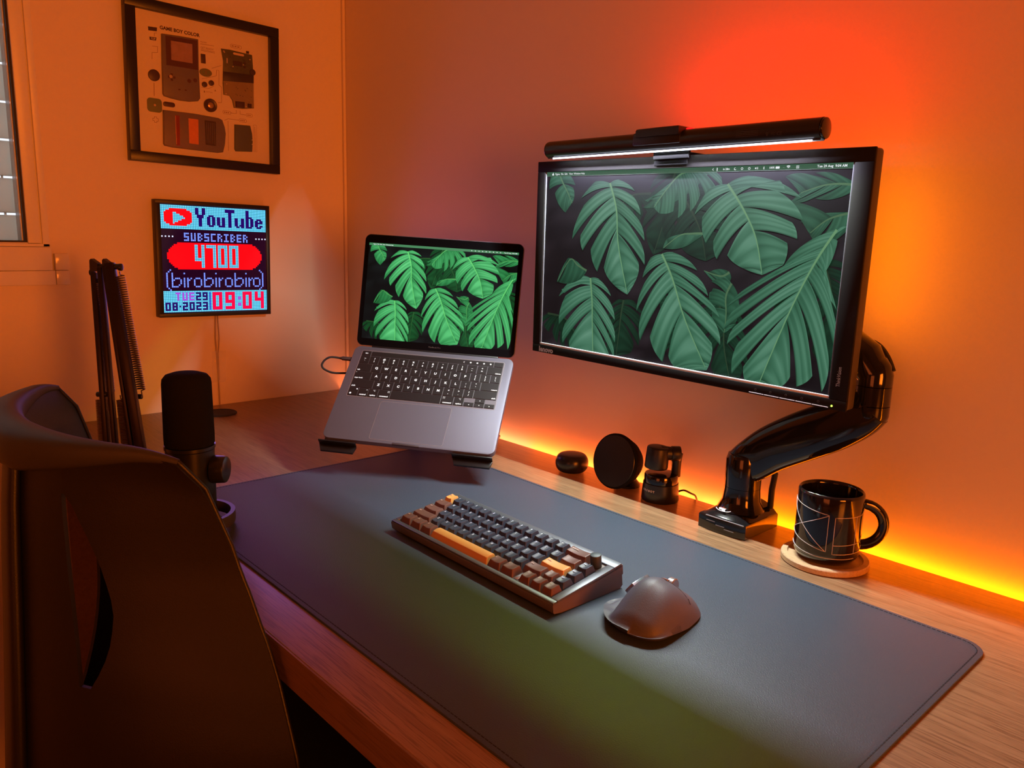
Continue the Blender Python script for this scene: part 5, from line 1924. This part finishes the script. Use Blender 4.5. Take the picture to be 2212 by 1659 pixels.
M_spr = mat('spring_metal', (0.16, 0.12, 0.11), 0.3, metal=0.6)
for (p, q, tn) in ((TOP + vr * 0.0270 - V((0, 0, 0.018)), TOP + vr * 0.0490 + V((0.016, -0.004, -0.212)), 50),
                   (BL_ - vr * 0.0150 + V((-0.006, 0, 0.012)), BL_ - vr * 0.0170 + V((-0.017, 0.005, 0.085)), 30),
                   (BR_ - vr * 0.020 + V((0, 0, 0.0)), BR_ - vr * 0.022 + V((-0.022, 0.004, 0.10)), 40),
                   (TOP - vr * 0.0115 - V((-0.002, 0, 0.03)), TOP - vr * 0.002 + V((0.016, -0.006, -0.215)), 60)):
    b = B()
    spring(b, p, q, 0.0064, tn, 0.0011)
    obj('spring', b, M_spr, t)
b = B()
tl = TOP - V((0.385, -0.690, 0))
b.cyl(tl - vr * 0.022 - V((0, 0, 0.002)), tl + vr * 0.030 - V((0, 0, 0.002)), 0.0048, None, 16)
b.cyl(tl - vr * 0.024 - V((0, 0, 0.012)), tl - vr * 0.017 - V((0, 0, 0.012)), 0.0055, None, 16, 0.001)
b.cyl(tl + vr * 0.025 - V((0, 0, 0.003)), tl + vr * 0.031 - V((0, 0, 0.003)), 0.0062, None, 16, 0.001)
obj('top_joint', b, M_satin, t)
b = B()
for s_, wd_ in ((-0.016, 0.008), (0.005, 0.0075)):
    c0 = tl + vr * s_
    XV = Matrix((vr, V((0, 0, 1)), vr.cross(V((0, 0, 1))))).transposed().to_4x4()
    XV.translation = c0
    b.prism([(-wd_ * .7, -0.010), (wd_, -0.010), (wd_, 0.004), (-wd_ * .3, 0.0115), (-wd_ * .6, 0.009)], -0.006, 0.006, XV)
obj('bracket', b, M_bar, t)
b = B()
e1 = TOP + vr * 0.0470 + V((0.018, -0.0045, -0.224)) - V((0.385, -0.690, 0))
b.cyl(e1 - vr * 0.012, e1 + vr * 0.003, 0.0045, None, 16, 0.001)
e2 = BL_ - vr * 0.0165 + V((-0.018, 0.005, 0.094)) - V((0.385, -0.690, 0))
b.cyl(e2 - vr * 0.005, e2 + vr * 0.014, 0.0045, None, 16, 0.001)
obj('spring_pins', b, M_satin, t)
b = B()
b.cyl((BL_ + vr * -0.012 - V((0.385, -0.690, 0))), (BL_ + vr * 0.012 - V((0.385, -0.690, 0))), 0.006)
b.cyl((0.028, 0.002, 0.0035), (0.028, 0.005, 0.042), 0.0095, None, 20)
b.cyl((0.028, 0.002, 0.0003), (0.028, 0.002, 0.0045), 0.022, None, 24, 0.001)
b.box(0.010, 0.046, -0.045, 0.020, -0.046, -0.0415, 0.001)
b.box(0.010, 0.046, -0.048, -0.0400, -0.046, 0.004, 0.001)
b.box(0.010, 0.046, -0.045, 0.020, 0.0003, 0.0045, 0.001)
obj('desk_clamp', b, M_bar, t)
b = B()
e = BR_ - V((0.385, -0.690, 0))
m0 = mc - V((0.385, -0.690, 0))
b.cyl(e - vr * 0.012, e + vr * 0.012, 0.007, None, 18)
b.tube([e, e + V((0.03, 0.0, -0.004)), e + V((0.09, -0.006, 0.0)), m0 + V((-0.064, -0.01, 0.018)), m0 + V((-0.052, -0.006, 0.018))], 0.006, 14)
# open ring cradle round the foot of the microphone
rp = []
for k in range(33):
    a = 2 * PI * k / 32
    rp.append(m0 + V((0.053 * math.cos(a), 0.053 * math.sin(a), 0.017)))
b.tube(rp[:-1], 1.0, closed=True, sec=[(-0.003, -0.008), (0.003, -0.008), (0.0035, 0), (0.003, 0.008), (-0.003, 0.008)], up=(0, 0, 1))
for k in range(3):
    a = 2 * PI * k / 3 + 0.6
    b.cyl(m0 + V((0.030 * math.cos(a), 0.030 * math.sin(a), 0.0215)), m0 + V((0.052 * math.cos(a), 0.052 * math.sin(a), 0.0195)), 0.0035)
obj('ring_cradle', b, mat('cradle_grey', (0.045, 0.04, 0.05), 0.4), t, ang=40)

# ================================================================== OFFICE CHAIR
CXc = 0.83
t = thing('office_chair', 'black office chair with curved slotted backrest pushed up to the desk', 'chair', (CXc, -0.70, -DZ))


def interp(x, xs, ys):
    if x <= xs[0]:
        return ys[0]
    for a, b_, c, d in zip(xs[:-1], xs[1:], ys[:-1], ys[1:]):
        if x <= b_:
            f = (x - a) / (b_ - a)
            return c + (d - c) * f
    return ys[-1]


def yE(z):
    return interp(-z, [-.2, -.16, -.1, -.05, 0, .1, .3], [-.805, -.775, -.757, -.747, -.740, -.737, -.737])


def yS(z):
    return interp(-z, [-.2, -.11, .05, .2, .35], [-.893, -.904, -.9155, -.926, -.93])


def hR(z):
    return interp(-z, [-.2, -.16, -.07, -.014, .035, .105, .3], [.215, .225, .245, .27, .30, .33, .35])


def sheet(u, z):
    hw = hR(z) if u > 0 else 0.24 + 0.02 * interp(-z, [-.2, .1], [0, 1])
    x = CXc + u * hw
    y = yS(z) + (yE(z) - yS(z)) * abs(u) ** 2.2
    au = abs(u)
    if z > 0:
        z *= (0.200 - 0.009 * max(0.0, (au - 0.80) / 0.20) ** 2.0) / 0.190
    return V((x - CXc, y + 0.70, z + DZ))


zs = [0.19, 0.18, 0.165, 0.15, 0.140, 0.13, 0.115, 0.10, 0.085, 0.07, 0.055, 0.04, 0.025, 0.01, -0.005, -0.02, -0.035, -0.050, -0.06, -0.075, -0.09, -0.11, -0.13, -0.155, -0.18, -0.21, -0.24, -0.27, -0.30]
HZ = [-.140, -.1323, -.1075, -.0748, -.0424, -.0238, -.0003, .0236, .0545, .060]
HU = [.49, .52, .565, .61, .63, .63, .61, .575, .51, .49]
cols = [-1.0, -0.97, 'fl', -0.82, -0.62, 'fr', -0.34, -0.28, -0.18, -0.08, 0.0, 0.08, 0.18, 0.28, 0.36, 0.44, 0.488, 'h', 0.63, 0.70, 0.78, 0.85, 0.91, 0.96, 1.0]


def far_w(z):
    f = (0.135 - z) / (0.135 + 0.30)
    return max(0.0, math.sin(PI * min(1, max(0, f)))) ** 0.45


def U_(j, z):
    c = cols[j]
    if c == 'h':
        return max(0.49, interp(-z, HZ, HU)) if z < 0.14 else 0.49
    if c == 'fl':
        return -0.66 - 0.28 * far_w(z)
    if c == 'fr':
        return -0.66 + 0.24 * far_w(z)
    if c in (-0.82, -0.62):
        return -0.66
    if c == -0.97:
        return -0.97
    return c


b = B()


def skip(i, j):
    z_ = (zs[i] + zs[i + 1]) / 2
    if j == 16 and -0.0545 < z_ < 0.14:
        return True
    if j in (2, 3, 4) and -0.29 < z_ < 0.13:
        return True
    return False


def chair_fn(i, j):
    z_ = zs[i]
    u = U_(j, z_)
    if cols[j] == 0.488:
        u = 0.489 if not (-0.056 < z_ < 0.1401) else 0.478
    return sheet(u, z_)


b.grid(chair_fn, len(zs), len(cols), skip=skip, thick=0.005)
back = obj('backrest', b, mat('chair_plastic', (0.008, 0.007, 0.007), 0.45, bump=0.25, bscale=900), t, ang=60)
# padded rim swept round the top edge and down both front edges
rim = []
for k in range(0, 61):
    u = -1 + 2 * k / 60
    p = sheet(u, 0.19)
    f = max(0, abs(u) - 0.25) / 0.75
    rim.append((p + V((0, -0.006 * (1 - f), -0.013 * (1 - f))), 0.0225 - 0.0195 * f ** 1.1))
b = B()
sec = [(math.copysign(abs(math.cos(a)) ** 0.7, math.cos(a)) * 1.0, math.copysign(abs(math.sin(a)) ** 0.8, math.sin(a)) * 1.08) for a in [2 * PI * k / 24 for k in range(24)]]
b.tube([p for p, r_ in rim], [r_ for p, r_ in rim], sec=sec, up=(0, 0, 1))
obj('rim', b, mat('chair_rim', (0.036, 0.034, 0.034), 0.5, bump=0.2, bscale=900), t, ang=80)
for sd in (-1, 1):
    b = B()
    pts = []
    zz_ = 0.184
    while zz_ > -0.30:
        pts.append(sheet(sd * 1.0, zz_) + V((0, 0, 0.0)))
        zz_ -= 0.012
    b.tube([rim[2 if sd < 0 else -3][0], rim[1 if sd < 0 else -2][0], rim[0 if sd < 0 else -1][0]] + pts, 0.0026, 10)
    obj('edge_piping', b, MATS['chair_plastic'], t, ang=80)
# upright spine behind the shell
b = B()
sp_ = []
for z_ in (0.170, 0.12, 0.06, 0.0, -0.06, -0.12, -0.20, -0.30, -0.36):
    p = sheet(0.12, z_)
    sp_.append(V((p.x, p.y - 0.008, p.z)))
b.tube(sp_, [0.020, 0.022, 0.024, 0.025, 0.026, 0.027, 0.028, 0.030, 0.030], sec=[(math.copysign(abs(math.cos(a)) ** 0.5, math.cos(a)), 0.30 * math.sin(a)) for a in [2 * PI * k / 20 for k in range(20)]], up=(0, 1, 0))
b.tube([V((sp_[-2].x, sp_[-2].y, sp_[-2].z)), V((0.03, -0.16, DZ - 0.385)), V((0.0, -0.02, DZ - 0.39)), V((0.0, 0.06, DZ - 0.385))], 0.028, 14)
obj('spine', b, MATS['chair_plastic'], t, ang=60)
b = B()
b.prism(rrect(-0.24, 0.24, -0.13, 0.33, 0.06, 8), DZ - 0.36, DZ - 0.285, bev=0.02, seg=4)
obj('seat', b, mat('chair_fabric', (0.012, 0.011, 0.012), 0.9, bump=0.6, bscale=500), t, ang=60)
b = B()
b.cyl((0, 0.06, 0.10), (0, 0.06, DZ - 0.36), 0.028, None, 24)
b.box(-0.10, 0.10, -0.04, 0.16, DZ - 0.40, DZ - 0.36, 0.006)
obj('gas_lift', b, M_satin, t)
for k in range(5):
    a = 2 * PI * k / 5 + 0.3
    d = V((math.cos(a), math.sin(a), 0))
    b = B()
    b.tube([V((0, 0.06, 0.105)) + d * 0.0, V((0, 0.06, 0.10)) + d * 0.15, V((0, 0.06, 0.075)) + d * 0.30], [0.030, 0.024, 0.016], 12)
    leg = obj('leg', b, M_satin, t)
    b = B()
    c = V((0, 0.06, 0.0275)) + d * 0.30
    n_ = V((-d.y, d.x, 0))
    b.cyl(c - n_ * 0.020, c - n_ * 0.004, 0.027, None, 24, 0.004)
    b.cyl(c + n_ * 0.004, c + n_ * 0.020, 0.027, None, 24, 0.004)
    b.cyl(c, c + V((0, 0, 0.04)), 0.007)
    obj('caster', b, M_satin, leg)
